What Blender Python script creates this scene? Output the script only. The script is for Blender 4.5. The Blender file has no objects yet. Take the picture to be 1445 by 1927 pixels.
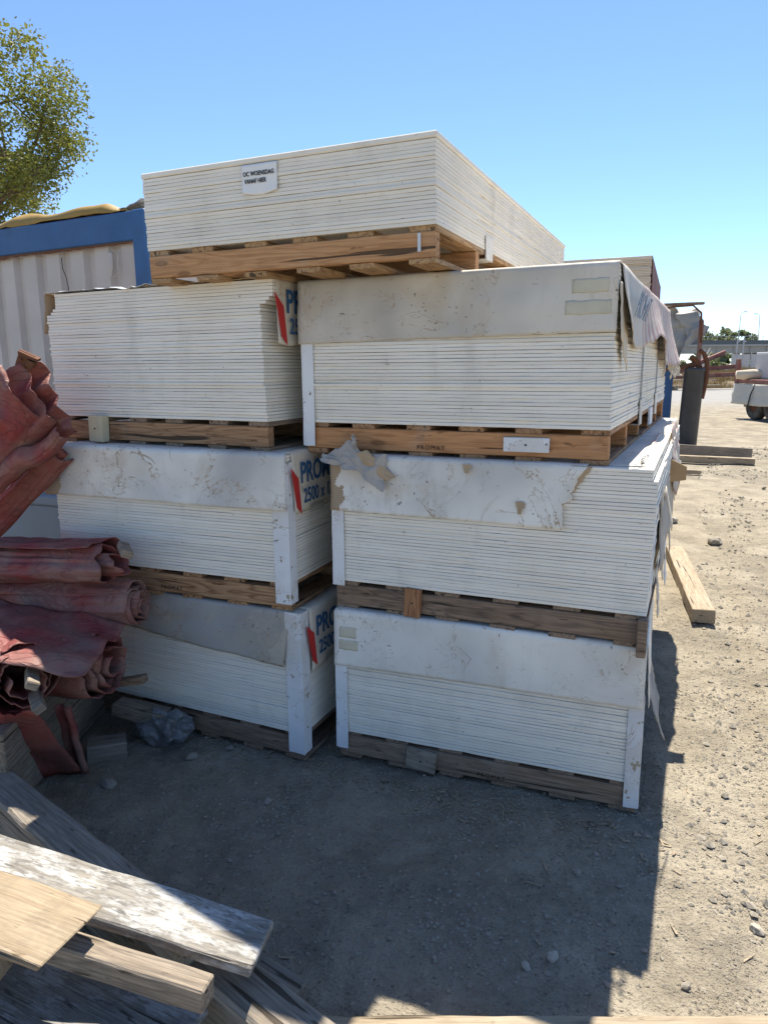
import bpy, bmesh, math, random
from mathutils import Vector, Matrix, noise as mn
from math import sin, cos, pi, radians as rad
SC = bpy.context.scene
COL = SC.collection
random.seed(7)
R = random.Random(11)

# ------------------------------------------------------------------ camera, sky, sun, exposure
cd = bpy.data.cameras.new('camera'); cam = bpy.data.objects.new('camera', cd); COL.objects.link(cam)
cd.sensor_fit = 'VERTICAL'; cd.sensor_height = 24.0; cd.lens = 24.0 * 1355.76 / 1927.0
cd.clip_start = 0.05; cd.clip_end = 2000
pt, rl = rad(-11.4114), rad(-0.4536)
F = Vector((0, cos(pt), sin(pt))); X = Vector((1, 0, 0)); U = Vector((0, -sin(pt), cos(pt)))
Xr = X * cos(rl) + U * sin(rl); Ur = -X * sin(rl) + U * cos(rl)
m3 = Matrix((Xr, Ur, -F)).transposed()
cam.matrix_world = Matrix.Translation((0.1992, -2.8254, 1.6368)) @ m3.to_4x4()
SC.camera = cam

SUN_TO = Vector((0.154, 0.535, 1.0)).normalized()          # towards the sun
sun_el = math.asin(SUN_TO.z); sun_az = math.atan2(SUN_TO.x, SUN_TO.y)
W = bpy.data.worlds.new('World'); SC.world = W; W.use_nodes = True
wn = W.node_tree.nodes; wl = W.node_tree.links; wn.clear()
sky = wn.new('ShaderNodeTexSky'); sky.sky_type = 'NISHITA'; sky.sun_disc = False
sky.sun_elevation = sun_el; sky.sun_rotation = sun_az
sky.altitude = 100; sky.air_density = 0.80; sky.dust_density = 0.05; sky.ozone_density = 6.0
bg = wn.new('ShaderNodeBackground'); bg.inputs[1].default_value = 0.11
wo = wn.new('ShaderNodeOutputWorld'); wl.new(sky.outputs[0], bg.inputs[0]); wl.new(bg.outputs[0], wo.inputs[0])
sl = bpy.data.lights.new('sun', 'SUN'); so = bpy.data.objects.new('sun', sl); COL.objects.link(so)
sl.energy = 5.0; sl.angle = rad(0.53); sl.color = (1.0, 0.94, 0.83)
so.rotation_euler = SUN_TO.to_track_quat('Z', 'Y').to_euler()
SC.view_settings.view_transform = 'Standard'; SC.view_settings.look = 'None'
SC.view_settings.exposure = 1.0; SC.view_settings.gamma = 1.0; SC.view_settings.use_curve_mapping = False
SC.render.engine = 'CYCLES'
SC.cycles.max_bounces = 6; SC.cycles.diffuse_bounces = 3; SC.cycles.glossy_bounces = 2; SC.cycles.transmission_bounces = 2

# ------------------------------------------------------------------ materials
class NT:
    def __init__(s, name, rough=0.8, spec=0.3):
        s.m = bpy.data.materials.new(name); s.m.use_nodes = True
        s.n = s.m.node_tree.nodes; s.l = s.m.node_tree.links
        s.b = s.n['Principled BSDF']; s.b.inputs['Roughness'].default_value = rough
        s.b.inputs['Specular IOR Level'].default_value = spec
        s.tc = s.n.new('ShaderNodeTexCoord'); s.geo = s.n.new('ShaderNodeNewGeometry'); s.oi = s.n.new('ShaderNodeObjectInfo')
    def put(s, sock, v):
        if hasattr(v, 'links') or hasattr(v, 'is_linked'): s.l.new(v, sock)
        else: sock.default_value = (tuple(v) + (1,)) if isinstance(v, tuple) and len(v) == 3 and sock.type == 'RGBA' else v
    def math(s, op, a, b=0.0, c=None, clamp=False):
        n = s.n.new('ShaderNodeMath'); n.operation = op; n.use_clamp = clamp
        s.put(n.inputs[0], a); s.put(n.inputs[1], b)
        if c is not None: s.put(n.inputs[2], c)
        return n.outputs[0]
    def vmath(s, op, a, b):
        n = s.n.new('ShaderNodeVectorMath'); n.operation = op; s.put(n.inputs[0], a); s.put(n.inputs[1], b); return n.outputs[0]
    def mapr(s, v, a, b, c=0.0, d=1.0, smooth=False):
        n = s.n.new('ShaderNodeMapRange'); n.clamp = True
        if smooth: n.interpolation_type = 'SMOOTHSTEP'
        s.put(n.inputs[0], v)
        for i, q in enumerate((a, b, c, d)): s.put(n.inputs[1 + i], q)
        return n.outputs[0]
    def mix(s, f, a, b, mode='MIX'):
        n = s.n.new('ShaderNodeMix'); n.data_type = 'RGBA'; n.blend_type = mode
        s.put(n.inputs[0], f); s.put(n.inputs[6], a); s.put(n.inputs[7], b); return n.outputs[2]
    def scale(s, vec, sc):
        n = s.n.new('ShaderNodeMapping'); s.put(n.inputs[0], vec); n.inputs['Scale'].default_value = sc; return n.outputs[0]
    def noise(s, vec, sc=5.0, det=4.0, ro=0.55, dist=0.0):
        n = s.n.new('ShaderNodeTexNoise'); s.put(n.inputs['Vector'], vec)
        n.inputs['Scale'].default_value = sc; n.inputs['Detail'].default_value = det
        n.inputs['Roughness'].default_value = ro; n.inputs['Distortion'].default_value = dist
        return n.outputs[0]
    def vor(s, vec, sc=5.0, feat='F1', rnd=1.0):
        n = s.n.new('ShaderNodeTexVoronoi'); n.feature = feat; s.put(n.inputs['Vector'], vec)
        n.inputs['Scale'].default_value = sc; n.inputs['Randomness'].default_value = rnd; return n.outputs[0]
    def sep(s, vec):
        n = s.n.new('ShaderNodeSeparateXYZ'); s.put(n.inputs[0], vec); return n.outputs
    def pos(s): return s.geo.outputs['Position']
    def obj(s): return s.tc.outputs['Object']
    def rnd(s): return s.oi.outputs['Random']
    def robj(s, k=13.0):    # object coordinates shifted per object
        return s.vmath('ADD', s.obj(), s.math('MULTIPLY', s.rnd(), k))
    def bump(s, h, strength=0.3, dist=0.01, prev=None):
        n = s.n.new('ShaderNodeBump'); n.inputs['Strength'].default_value = strength; n.inputs['Distance'].default_value = dist
        s.put(n.inputs['Height'], h)
        if prev is not None: s.l.new(prev, n.inputs['Normal'])
        return n.outputs[0]
    def done(s, col, normal=None, rough=None, metal=None):
        s.put(s.b.inputs['Base Color'], col)
        if normal is not None: s.l.new(normal, s.b.inputs['Normal'])
        if rough is not None: s.put(s.b.inputs['Roughness'], rough)
        if metal is not None: s.b.inputs['Metallic'].default_value = metal
        return s.m

def mat_board(name, c=(0.86, 0.80, 0.69), dirt=0.8, brown=0.0):
    t = NT(name, 0.85, 0.2); p = t.pos()
    n1 = t.noise(p, 2.2, 5); n2 = t.noise(t.scale(p, (9, 9, 60)), 1.0, 4, .7)
    n3 = t.noise(p, 38, 3, .6); n4 = t.noise(t.scale(p, (1.3, 1.3, .45)), 5, 5, .65)
    col = t.mix(t.mapr(n1, .38, .68, 0, .5 * dirt), c, (c[0] * .84, c[1] * .80, c[2] * .70))
    col = t.mix(t.mapr(n4, .55, .8, 0, .55 * dirt), col, (0.46, 0.42, 0.36))
    col = t.mix(t.mapr(n2, .55, .8, 0, .35), col, (0.60, 0.55, 0.46))
    col = t.mix(t.math('MULTIPLY', t.rnd(), .35), col, (0.60, 0.56, 0.485))
    sp = t.math('MULTIPLY', t.mapr(n3, .69, .75, 0, 1), t.mapr(n4, .42, .6, 0, .8))
    col = t.mix(sp, col, (0.16, 0.13, 0.10))
    sc = t.noise(t.scale(p, (30, 30, 110)), 1.0, 2, .5); sc = t.math('MULTIPLY', t.mapr(sc, .72, .76, 0, .8), t.mapr(t.noise(p, 7, 2), .5, .62))
    col = t.mix(sc, col, (0.2, 0.17, 0.13))
    if brown: col = t.mix(t.math('MULTIPLY', t.mapr(n1, .2, .6, .6, 1), brown), col, (0.42, 0.33, 0.24))
    b = t.bump(n3, .25, .003); b = t.bump(n2, .3, .002, b)
    return t.done(col, b)

def mat_wood(name, axis=0, light=(0.50, 0.29, 0.15), dark=(0.23, 0.11, 0.05), grey=0.0, dirt=.3, paint=None, pamt=0.0):
    t = NT(name, 0.8, 0.25); v = t.robj(17.0)
    s = [16.0, 16.0, 16.0]; s[axis] = 0.9
    g = [120.0, 120.0, 120.0]; g[axis] = 4.0
    k = [3.0, 3.0, 3.0]; k[axis] = 1.0
    vv = t.scale(v, tuple(s)); warp = t.noise(t.scale(v, tuple(k)), 2.0, 2)
    ring = t.math('ADD', t.math('MULTIPLY', t.noise(vv, 1.0, 3, .5, .4), 9.0), t.math('MULTIPLY', warp, 7.0))
    ring = t.math('ABSOLUTE', t.math('SINE', t.math('MULTIPLY', ring, 3.1)))
    fine = t.noise(t.scale(v, tuple(g)), 1.0, 4, .65)
    col = t.mix(t.mapr(ring, .05, .8), dark, light)
    col = t.mix(t.mapr(fine, .35, .7, .0, .55), col, tuple(q * .6 for q in dark))
    kn = [9.0, 9.0, 9.0]; kn[axis] = 3.2
    kd = t.vor(t.scale(v, tuple(kn)), 1.0); col = t.mix(t.mapr(kd, .08, .13, .85, 0), col, tuple(q * .45 for q in dark))
    col = t.mix(t.mapr(t.rnd(), 0, 1, 0, .35), col, tuple(q * .62 for q in light))
    if grey:
        gm = t.mapr(t.noise(t.pos(), 6, 4), .25, .65, grey * .55, grey)
        gc = t.mix(t.mapr(fine, .35, .7), (0.30, 0.275, 0.235), (0.13, 0.115, 0.095))
        col = t.mix(gm, col, gc)
    col = t.mix(t.mapr(t.noise(t.pos(), 11, 5, .65), .5, .8, 0, dirt), col, (0.12, 0.10, 0.075))
    col = t.mix(t.mapr(t.noise(t.pos(), 4, 4), .58, .75, 0, .4), col, (0.45, 0.39, 0.30))
    if paint:
        q = [9.0, 9.0, 9.0]; q[axis] = 3.2
        pm = t.math('ADD', t.noise(t.scale(v, tuple(q)), 2.0, 6, .72), t.math('MULTIPLY', fine, .25))
        col = t.mix(t.mapr(pm, .56 - pamt * .3, .68 - pamt * .3, 0, .95), col, paint)
        pk = t.mapr(t.noise(t.scale(v, tuple(x * 9 for x in q)), 1.0, 3), .56, .62, 0, .7); col = t.mix(pk, col, (0.15, .14, .13))
    fk = [55.0, 55.0, 55.0]; fk[axis] = 11.0
    fl = t.noise(t.scale(v, tuple(fk)), 1.0, 3, .6); col = t.mix(t.mapr(fl, .64, .70, 0, .7), col, tuple(q * .3 for q in dark))
    crack = t.noise(t.scale(v, tuple(x * .45 for x in g)), 1.0, 2, .4)
    col = t.mix(t.mapr(crack, .665, .70, 0, .85), col, (0.04, 0.03, 0.02))
    b = t.bump(fine, .8, .005); b = t.bump(t.mapr(crack, .665, .70, 1, 0), .8, .006, b)
    return t.done(col, b)

def mat_paper(name, c=(0.80, 0.785, 0.745), grime=.5, tan=0.0, tear=0.0, gr=(0.40, 0.385, 0.36), line=1.0, chips=0.0):
    t = NT(name, 0.7, 0.25); p = t.pos(); o = t.obj()
    n1 = t.noise(p, 3.0, 6, .6, .6); n2 = t.noise(p, 1.7, 3, .5); n3 = t.noise(p, 55, 3)
    col = t.mix(t.mapr(n2, .42, .66, 0, grime), c, gr)
    drip = t.noise(t.scale(p, (16, 16, 1.6)), 1.0, 4, .6); col = t.mix(t.math('MULTIPLY', t.mapr(drip, .55, .75, 0, .55 * grime), t.mapr(t.noise(p, 2.4, 2), .42, .6)), col, (0.30, 0.26, 0.21))
    col = t.mix(t.mapr(n1, .52, .68, 0, .75 * grime), col, (0.47, 0.39, 0.28))
    # water marks: thin uneven contour lines with a fringe
    w = t.noise(p, 4.2, 5, .62, .9); d = t.math('ABSOLUTE', t.math('SUBTRACT', w, .505))
    linem = t.math('MULTIPLY', t.mapr(d, .0, .007 * line, 1, 0), t.mapr(t.noise(p, 3.1, 2), .44, .54, 0, .75 + .2 * grime))
    col = t.mix(linem, col, (0.33, 0.22, 0.12))
    d2 = t.math('ABSOLUTE', t.math('SUBTRACT', t.noise(p, 2.6, 6, .66, 1.2), .47)); l2 = t.math('MULTIPLY', t.mapr(d2, 0, .005 * line, 1, 0), t.mapr(t.noise(p, 2.0, 2), .45, .6, 0, .5)); col = t.mix(l2, col, (0.38, 0.31, 0.22))
    inside = t.math('MULTIPLY', t.mapr(w, .505, .53, .0, .34), t.mapr(t.noise(p, 3.1, 2), .47, .6))
    col = t.mix(inside, col, (0.55, 0.48, 0.38))
    spk = t.math('MULTIPLY', t.mapr(n3, .66, .70), t.mapr(n1, .46, .54, 0, .85)); col = t.mix(spk, col, (0.17, 0.14, 0.11))
    if tan: col = t.mix(tan, col, (0.60, 0.50, 0.36))
    fl = t.sep(o)[2]; ribs = t.math('SINE', t.math('MULTIPLY', fl, 900.0))
    if tear:
        sx = t.sep(o)[0]; e = t.math('ADD', sx, t.math('MULTIPLY', t.math('SUBTRACT', t.noise(p, 14, 4, .6), .5), .16))
        tm = t.mapr(e, tear - .003, tear, 1, 0)
        tm2 = t.mapr(t.noise(p, 5.5, 5, .6), .69, .70)
        tm = t.math('MAXIMUM', tm, tm2)
        kr = t.mix(t.mapr(ribs, -1, 1), (0.30, 0.22, 0.14), (0.42, 0.32, 0.21)); col = t.mix(tm, col, kr)
    if chips:
        cm = t.mapr(t.noise(p, 17, 4, .6), chips, chips + .012); col = t.mix(cm, col, (0.36, 0.29, 0.20))
    sv = t.noise(t.scale(p, (22, 22, 60)), 1.0, 3, .5, 1.5); col = t.mix(t.math('MULTIPLY', t.mapr(sv, .68, .71, 0, .8), t.mapr(t.noise(p, 4.6, 2), .5, .58)), col, (0.14, 0.115, 0.09))
    b = t.bump(n1, .35, .006); b = t.bump(ribs, .08, .001, b); b = t.bump(n3, .12, .002, b)
    return t.done(col, b)

def mat_flat(name, c, rough=.7, var=.25, sc=8.0, spec=.3, metal=0.0, dust=0.0, dustc=(0.45, 0.38, 0.29), bstr=.25):
    t = NT(name, rough, spec); p = t.pos()
    n = t.noise(p, sc, 5, .6); n2 = t.noise(p, sc * .3, 4)
    col = t.mix(t.mapr(n, .3, .75, 0, var), c, tuple(q * .45 for q in c))
    if dust: col = t.mix(t.mapr(n2, .35, .65, dust * .3, dust), col, dustc)
    b = t.bump(n, bstr, .004)
    return t.done(col, b, metal=metal)

def mat_tarp(name, c=(0.18, 0.022, 0.022), dust=.78):
    t = NT(name, .62, .35); p = t.pos()
    n = t.noise(p, 4.5, 6, .6, .5); n2 = t.noise(p, 13, 5, .65); n3 = t.noise(p, 60, 3)
    col = t.mix(t.mapr(n2, .3, .7, 0, .6), c, (0.33, 0.042, 0.042))
    col = t.mix(t.mapr(n, .36, .66, .12 * dust, dust), col, (0.265, 0.175, 0.135))
    col = t.mix(t.mapr(t.noise(p, 3.1, 4), .6, .7, 0, .6), col, (0.17, 0.10, 0.075))
    col = t.mix(t.mapr(n3, .66, .72, 0, .35), col, (0.42, 0.34, 0.28))
    cw = t.math('ABSOLUTE', t.math('SUBTRACT', t.noise(t.scale(p, (6, 10, 10)), 1.0, 3, .5, 1.0), .5)); cr = t.mapr(cw, 0, .03, 1, 0)
    col = t.mix(t.math('MULTIPLY', cr, .3), col, (0.07, 0.02, 0.018))  # fold shade painted in: crease lines darkened in the base colour
    b = t.bump(n, .4, .012); b = t.bump(cr, .5, .004, b); b = t.bump(n2, .3, .004, b)
    return t.done(col, b)

def mat_ground():
    t = NT('dusty_soil', .95, .1); p = t.pos()
    n1 = t.noise(p, .55, 6, .6); n2 = t.noise(p, 3.2, 6, .62); n3 = t.noise(p, 22, 5, .7); n4 = t.noise(p, 110, 3, .7)
    n5 = t.noise(p, 1.9, 5, .6, .4)
    v = t.vor(p, 42, 'F1'); v2 = t.vor(p, 95, 'F1')
    col = t.mix(t.mapr(n1, .35, .68), (0.365, 0.31, 0.225), (0.255, 0.22, 0.165))
    col = t.mix(t.mapr(n2, .40, .62, 0, .65), col, (0.185, 0.16, 0.122))
    col = t.mix(t.mapr(n5, .50, .62, 0, .6), col, (0.42, 0.365, 0.275))
    col = t.mix(t.mapr(n3, .50, .72, 0, .5), col, (0.43, 0.375, 0.285))
    col = t.mix(t.mapr(n4, .56, .70, 0, .55), col, (0.10, 0.088, 0.07))
    col = t.mix(t.math('MULTIPLY', t.mapr(v, .12, .2, 1, 0), t.mapr(n2, .5, .6, 0, .7)), col, (0.17, 0.155, 0.135))
    y = t.sep(p)[1]; road = t.math('MULTIPLY', t.mapr(y, 24, 31), t.mapr(y, 60, 52))
    col = t.mix(t.math('MULTIPLY', road, .8), col, (0.30, 0.295, 0.285))
    h = t.math('ADD', t.math('MULTIPLY', n3, .8), t.math('MULTIPLY', n4, .35))
    h = t.math('ADD', h, t.mapr(v, .0, .25, .35, 0)); h = t.math('ADD', h, t.mapr(v2, .0, .25, .2, 0))
    b = t.bump(t.noise(p, 9, 4, .6), .8, .03); b = t.bump(h, 1.0, .024, b)
    return t.done(col, b)

def mat_stripes(name, bare=.35):
    t = NT(name, .7, .2); o = t.obj(); p = t.pos(); x, y, z = t.sep(o)[0], t.sep(o)[1], t.sep(o)[2]
    ph = t.math('ADD', t.math('MULTIPLY', y, 72.0), t.math('MULTIPLY', z, 14.0))
    st = t.mapr(t.math('SINE', ph), -.15, .15)
    on = t.mapr(y, .70, .74); n = t.noise(p, 6, 5, .6)
    pink = t.mix(t.mapr(n, .35, .7), (0.42, 0.19, 0.175), (0.47, 0.33, 0.30))
    base = t.mix(t.mapr(n, .4, .7, 0, .5), (0.56, 0.52, 0.46), (0.42, 0.37, 0.30))
    col = t.mix(t.math('MULTIPLY', t.math('MULTIPLY', st, on), .85), base, pink)
    col = t.mix(t.mapr(t.noise(p, 9, 5, .7), .60 - .2 * bare, .66, 0, .6), col, (0.62, 0.53, 0.40))
    b = t.bump(n, .4, .008)
    return t.done(col, b)

def mat_leaf(name, a=(0.13, 0.15, 0.032), b=(0.28, 0.265, 0.06)):
    t = NT(name, .55, .35); v = t.noise(t.pos(), 1.6, 4); n = t.noise(t.pos(), 17, 2)
    col = t.mix(t.mapr(v, .35, .65), a, b); col = t.mix(t.mapr(n, .4, .7, 0, .5), col, tuple(q * .5 for q in a))
    m = t.done(col)
    t.b.inputs['Subsurface Weight'].default_value = 0.0
    tr = t.n.new('ShaderNodeBsdfTranslucent'); t.put(tr.inputs[0], t.mix(.5, col, (0.20, 0.24, 0.03)))
    ms = t.n.new('ShaderNodeMixShader'); ms.inputs[0].default_value = .35
    t.l.new(t.b.outputs[0], ms.inputs[1]); t.l.new(tr.outputs[0], ms.inputs[2])
    t.l.new(ms.outputs[0], t.n['Material Output'].inputs[0])
    return m

M = {}
M['board'] = mat_board('plaster_board_edge')
M['board_old'] = mat_board('weathered_board_edge', dirt=.9, brown=.75)
M['px'] = mat_wood('pallet_wood_across', 0); M['py'] = mat_wood('pallet_wood_along', 1)
M['px_new'] = mat_wood('fresh_pallet_wood_across', 0, (0.66, 0.36, 0.165), (0.47, 0.225, 0.095), 0, .08)
M['py_new'] = mat_wood('fresh_pallet_wood_along', 1, (0.56, 0.35, 0.17), (0.32, 0.17, 0.08), 0, .12)
M['px_red'] = mat_wood('reddish_pallet_wood', 0, (0.60, 0.30, 0.13), (0.45, 0.205, 0.085), 0, .18)
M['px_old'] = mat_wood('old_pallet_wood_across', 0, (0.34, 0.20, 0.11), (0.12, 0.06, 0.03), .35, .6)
M['px_grey'] = mat_wood('grey_pallet_wood_across', 0, (0.38, 0.235, 0.135), (0.18, 0.10, 0.055), .35, .35)
M['py_grey'] = mat_wood('grey_pallet_wood_along', 1, (0.38, 0.25, 0.15), (0.18, 0.10, 0.06), .35, .35)
M['beam'] = mat_wood('weathered_beam', 0, (0.36, 0.27, 0.18), (0.16, 0.11, 0.07), .85, .3)
M['tan'] = mat_wood('sun_bleached_timber', 0, (0.46, 0.36, 0.235), (0.36, 0.265, 0.165), .25, .2)
M['ply'] = mat_wood('plywood_face', 0, (0.46, 0.345, 0.21), (0.37, 0.26, 0.15), .3, .5)
M['plyedge'] = mat_flat('plywood_layer', (0.30, 0.215, 0.13), .9, .4, 40)
M['whitewash'] = mat_wood('whitewashed_board', 0, (0.30, 0.28, 0.245), (0.15, 0.135, 0.115), .7, .3, (0.44, 0.435, 0.415), -.12)
M['greypaint'] = mat_wood('grey_painted_sheet', 0, (0.26, 0.235, 0.195), (0.12, 0.10, 0.085), .8, .6, (0.33, 0.325, 0.31), -.15)
M['dirtywood'] = mat_wood('dirty_timber', 0, (0.40, 0.30, 0.20), (0.16, 0.11, 0.07), .5, .5)
M['yellowblock'] = mat_flat('yellowed_block', (0.66, 0.56, 0.34), .8, .3, 14, .2, 0, .35, (0.70, 0.66, 0.55))
M['redblock'] = mat_wood('red_brown_block', 2, (0.48, 0.24, 0.11), (0.26, 0.11, 0.05), 0, .2)
M['cover_w'] = mat_paper('white_cardboard', (0.82, 0.775, 0.68), grime=.5)
M['cover_s'] = mat_paper('stained_white_cardboard', (0.82, 0.785, 0.70), .85, tear=.035, line=1.5)
M['cover_g'] = mat_paper('grey_dirty_cardboard', (0.66, 0.605, 0.51), .85, .12, gr=(0.24, 0.232, 0.22))
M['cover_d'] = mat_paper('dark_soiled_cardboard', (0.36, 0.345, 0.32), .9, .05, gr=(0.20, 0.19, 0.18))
M['print'] = mat_paper('printed_wrapper', (0.66, 0.59, 0.47), .6, .1)
M['kraft'] = mat_flat('kraft_cardboard', (0.46, 0.33, 0.20), .85, .3, 10)
M['kraft_pale'] = mat_flat('pale_kraft_paper', (0.62, 0.53, 0.40), .85, .25, 9)
M['papergrey'] = mat_flat('grey_kraft_paper', (0.42, 0.385, 0.34), .85, .35, 14)
M['strip'] = mat_paper('white_corner_strip', (0.78, 0.78, 0.77), .3, chips=.70)
M['strip_w'] = mat_paper('worn_corner_strip', (0.75, 0.745, 0.73), .5, chips=.635)
M['stripes'] = mat_stripes('striped_wrapper'); M['stripes_p'] = mat_stripes('peeling_striped_wrapper', 1.0)
M['blueink'] = mat_flat('blue_print', (0.035, 0.115, 0.25), .8, .55, 45)
M['bluefade'] = mat_flat('faded_blue_print', (0.16, 0.24, 0.34), .8, .5, 60)
M['redink'] = mat_flat('red_print', (0.52, 0.035, 0.03), .6, .25, 30)
M['black'] = mat_flat('black_print', (0.012, 0.012, 0.014), .7, .2, 40)
M['burn'] = mat_flat('burnt_in_print', (0.07, 0.035, 0.02), .85, .3, 60)
M['greyink'] = mat_flat('grey_print', (0.30, 0.29, 0.27), .8, .3, 60)
M['tape'] = mat_flat('yellowed_tape', (0.60, 0.55, 0.41), .45, .35, 9, .35)
M['paperwhite'] = mat_flat('note_paper', (0.84, 0.82, 0.77), .6, .12, 14, .3, 0, .15, (0.6, 0.57, 0.50))
M['film'] = mat_flat('crumpled_plastic_film', (0.62, 0.63, 0.63), .3, .3, 30, .5)
M['bagfilm'] = mat_flat('dirty_grey_film', (0.17, 0.17, 0.165), .35, .5, 14, .5)
M['steel'] = mat_flat('dull_steel_strap', (0.20, 0.20, 0.21), .45, .3, 30, .5, .6)
M['nail'] = mat_flat('nail_head', (0.05, 0.045, 0.04), .6, .2, 30)
M['cwhite'] = mat_flat('dirty_white_container_paint', (0.62, 0.56, 0.50), .55, .3, 3.5, .35, 0, .45, (0.43, 0.35, 0.29), .12)
M['cblue'] = mat_flat('blue_container_paint', (0.022, 0.105, 0.27), .5, .55, 7, .4, 0, .12, (0.14, .14, .15), .2)
M['rust'] = mat_flat('rusty_steel', (0.17, 0.075, 0.04), .85, .55, 18, .2)
M['redsteel'] = mat_flat('red_oxide_steel', (0.19, 0.045, 0.04), .75, .4, 8, .25, 0, .3)
M['bluegrey'] = mat_flat('blue_grey_sheet_metal', (0.20, 0.255, 0.29), .6, .35, 4, .3, 0, .3, (0.26, .25, .24))
M['blackpipe'] = mat_flat('dusty_black_pipe', (0.028, 0.028, 0.03), .5, .2, 9, .4, 0, .3, (0.16, 0.15, 0.14))
M['tyre'] = mat_flat('dusty_tyre', (0.03, 0.028, 0.027), .85, .3, 10, .2, 0, .25)
M['concrete'] = mat_flat('grey_concrete', (0.36, 0.36, 0.35), .85, .3, 1.2)
M['railgrey'] = mat_flat('dark_parapet', (0.10, 0.12, 0.13), .6, .2, 1)
M['greymetal'] = mat_flat('galvanised_grey', (0.40, 0.42, 0.43), .55, .2, 4)
M['greybox'] = mat_flat('pale_grey_paint', (0.46, 0.47, 0.48), .6, .25, 3, .3, 0, .3)
M['skirt'] = mat_flat('dusty_tarpaulin_skirt', (0.47, 0.46, 0.41), .8, .35, 3, .2, 0, .5, (0.50, 0.46, 0.38))
M['tarp'] = mat_tarp('dusty_red_tarpaulin'); M['tarp_d'] = mat_tarp('brown_red_tarpaulin', (0.19, 0.05, 0.035), .45)
M['tarp_o'] = mat_tarp('orange_brown_tarpaulin', (0.30, 0.10, 0.03), .3)
M['tarp_y'] = mat_flat('yellow_tarpaulin', (0.36, 0.215, 0.03), .6, .5, 5, .3, 0, .15)
M['tarp_g'] = mat_flat('grey_tarpaulin', (0.33, 0.33, 0.31), .6, .45, 5, .3, 0, .35)
M['dryGrass'] = mat_flat('dry_grass', (0.38, 0.28, 0.13), .9, .5, 7)
M['drymound'] = mat_flat('dry_earth_mound', (0.27, 0.20, 0.13), .95, .5, 2)
M['pebble'] = mat_flat('dusty_gravel', (0.35, 0.31, 0.245), .95, .45, 30, .1, 0, .35, (0.25, 0.22, 0.17))
M['stone'] = mat_flat('grey_stone', (0.32, 0.285, 0.235), .9, .4, 25, .15, 0, .4, (0.27, 0.23, 0.17))
M['pale'] = mat_flat('pale_stone', (0.42, 0.375, 0.30), .9, .3, 25, .15)
M['bark'] = mat_flat('bark', (0.16, 0.12, 0.085), .9, .5, 12)
M['leaf'] = mat_leaf('plane_leaves'); M['leaf2'] = mat_leaf('hazed_far_leaves', (0.17, 0.20, 0.11), (0.25, 0.27, 0.15))  # far leaves paler and greyer: distance haze put into their colour
M['palewood'] = mat_flat('bleached_branches', (0.62, 0.60, 0.56), .8, .2, 4)
M['ground'] = mat_ground()

# ------------------------------------------------------------------ helpers
def link(name, me, mat=None, parent=None):
    o = bpy.data.objects.new(name, me); COL.objects.link(o)
    if mat is not None:
        me.materials.clear(); me.materials.append(M[mat] if isinstance(mat, str) else mat)
    if parent is not None: o.parent = parent
    return o
def tag(o, label=None, cat=None, group=None, kind=None):
    if label: o['label'] = label
    if cat: o['category'] = cat
    if group: o['group'] = group
    if kind: o['kind'] = kind
    return o
def empty(name, loc, rz=0.0, rx=0.0, ry=0.0):
    o = bpy.data.objects.new(name, None); COL.objects.link(o); o.empty_display_size = .1
    o.location = loc; o.rotation_euler = (rx, ry, rz); return o
def mesh(name, v, f, smooth=False):
    me = bpy.data.meshes.new(name); me.from_pydata([tuple(q) for q in v], [], f); me.update()
    if smooth:
        for p in me.polygons: p.use_smooth = True
    return me
def bmesh_me(name, bm, smooth=False):
    bmesh.ops.recalc_face_normals(bm, faces=bm.faces[:])
    me = bpy.data.meshes.new(name); bm.to_mesh(me); bm.free()
    if smooth:
        for p in me.polygons: p.use_smooth = True
    return me
def bbox(bm, a, b, mat=None):
    """axis box from corner a to corner b added to bm"""
    c = [(a[i] + b[i]) / 2 for i in range(3)]; s = [abs(b[i] - a[i]) for i in range(3)]
    r = bmesh.ops.create_cube(bm, size=1.0)
    T = Matrix.Translation(c) @ Matrix.Diagonal((s[0], s[1], s[2], 1))
    if mat is not None: T = mat @ T
    bmesh.ops.transform(bm, matrix=T, verts=r['verts']); return r['verts']
def box_me(name, a, b, bev=.003, rough=0.0, seed=0, seg=1):
    """bevelled box; seg cuts along its longest side and rough jitters the edges"""
    bm = bmesh.new(); bbox(bm, a, b)
    if seg > 1:
        s = [abs(b[i] - a[i]) for i in range(3)]; ax = s.index(max(s))
        ed = [e for e in bm.edges if abs((e.verts[0].co - e.verts[1].co)[ax]) > s[ax] * .9]
        bmesh.ops.subdivide_edges(bm, edges=ed, cuts=seg, use_grid_fill=True)
    if rough:
        for v in bm.verts:
            v.co += mn.noise_vector(v.co * 9 + Vector((seed * 3.7, seed, 0))) * rough
    if bev:
        ed = [e for e in bm.edges if len(e.link_faces) == 2 and e.calc_face_angle(0) > .5]
        bmesh.ops.bevel(bm, geom=ed, offset=bev, segments=1, affect='EDGES', clamp_overlap=True)
    return bmesh_me(name, bm)
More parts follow.
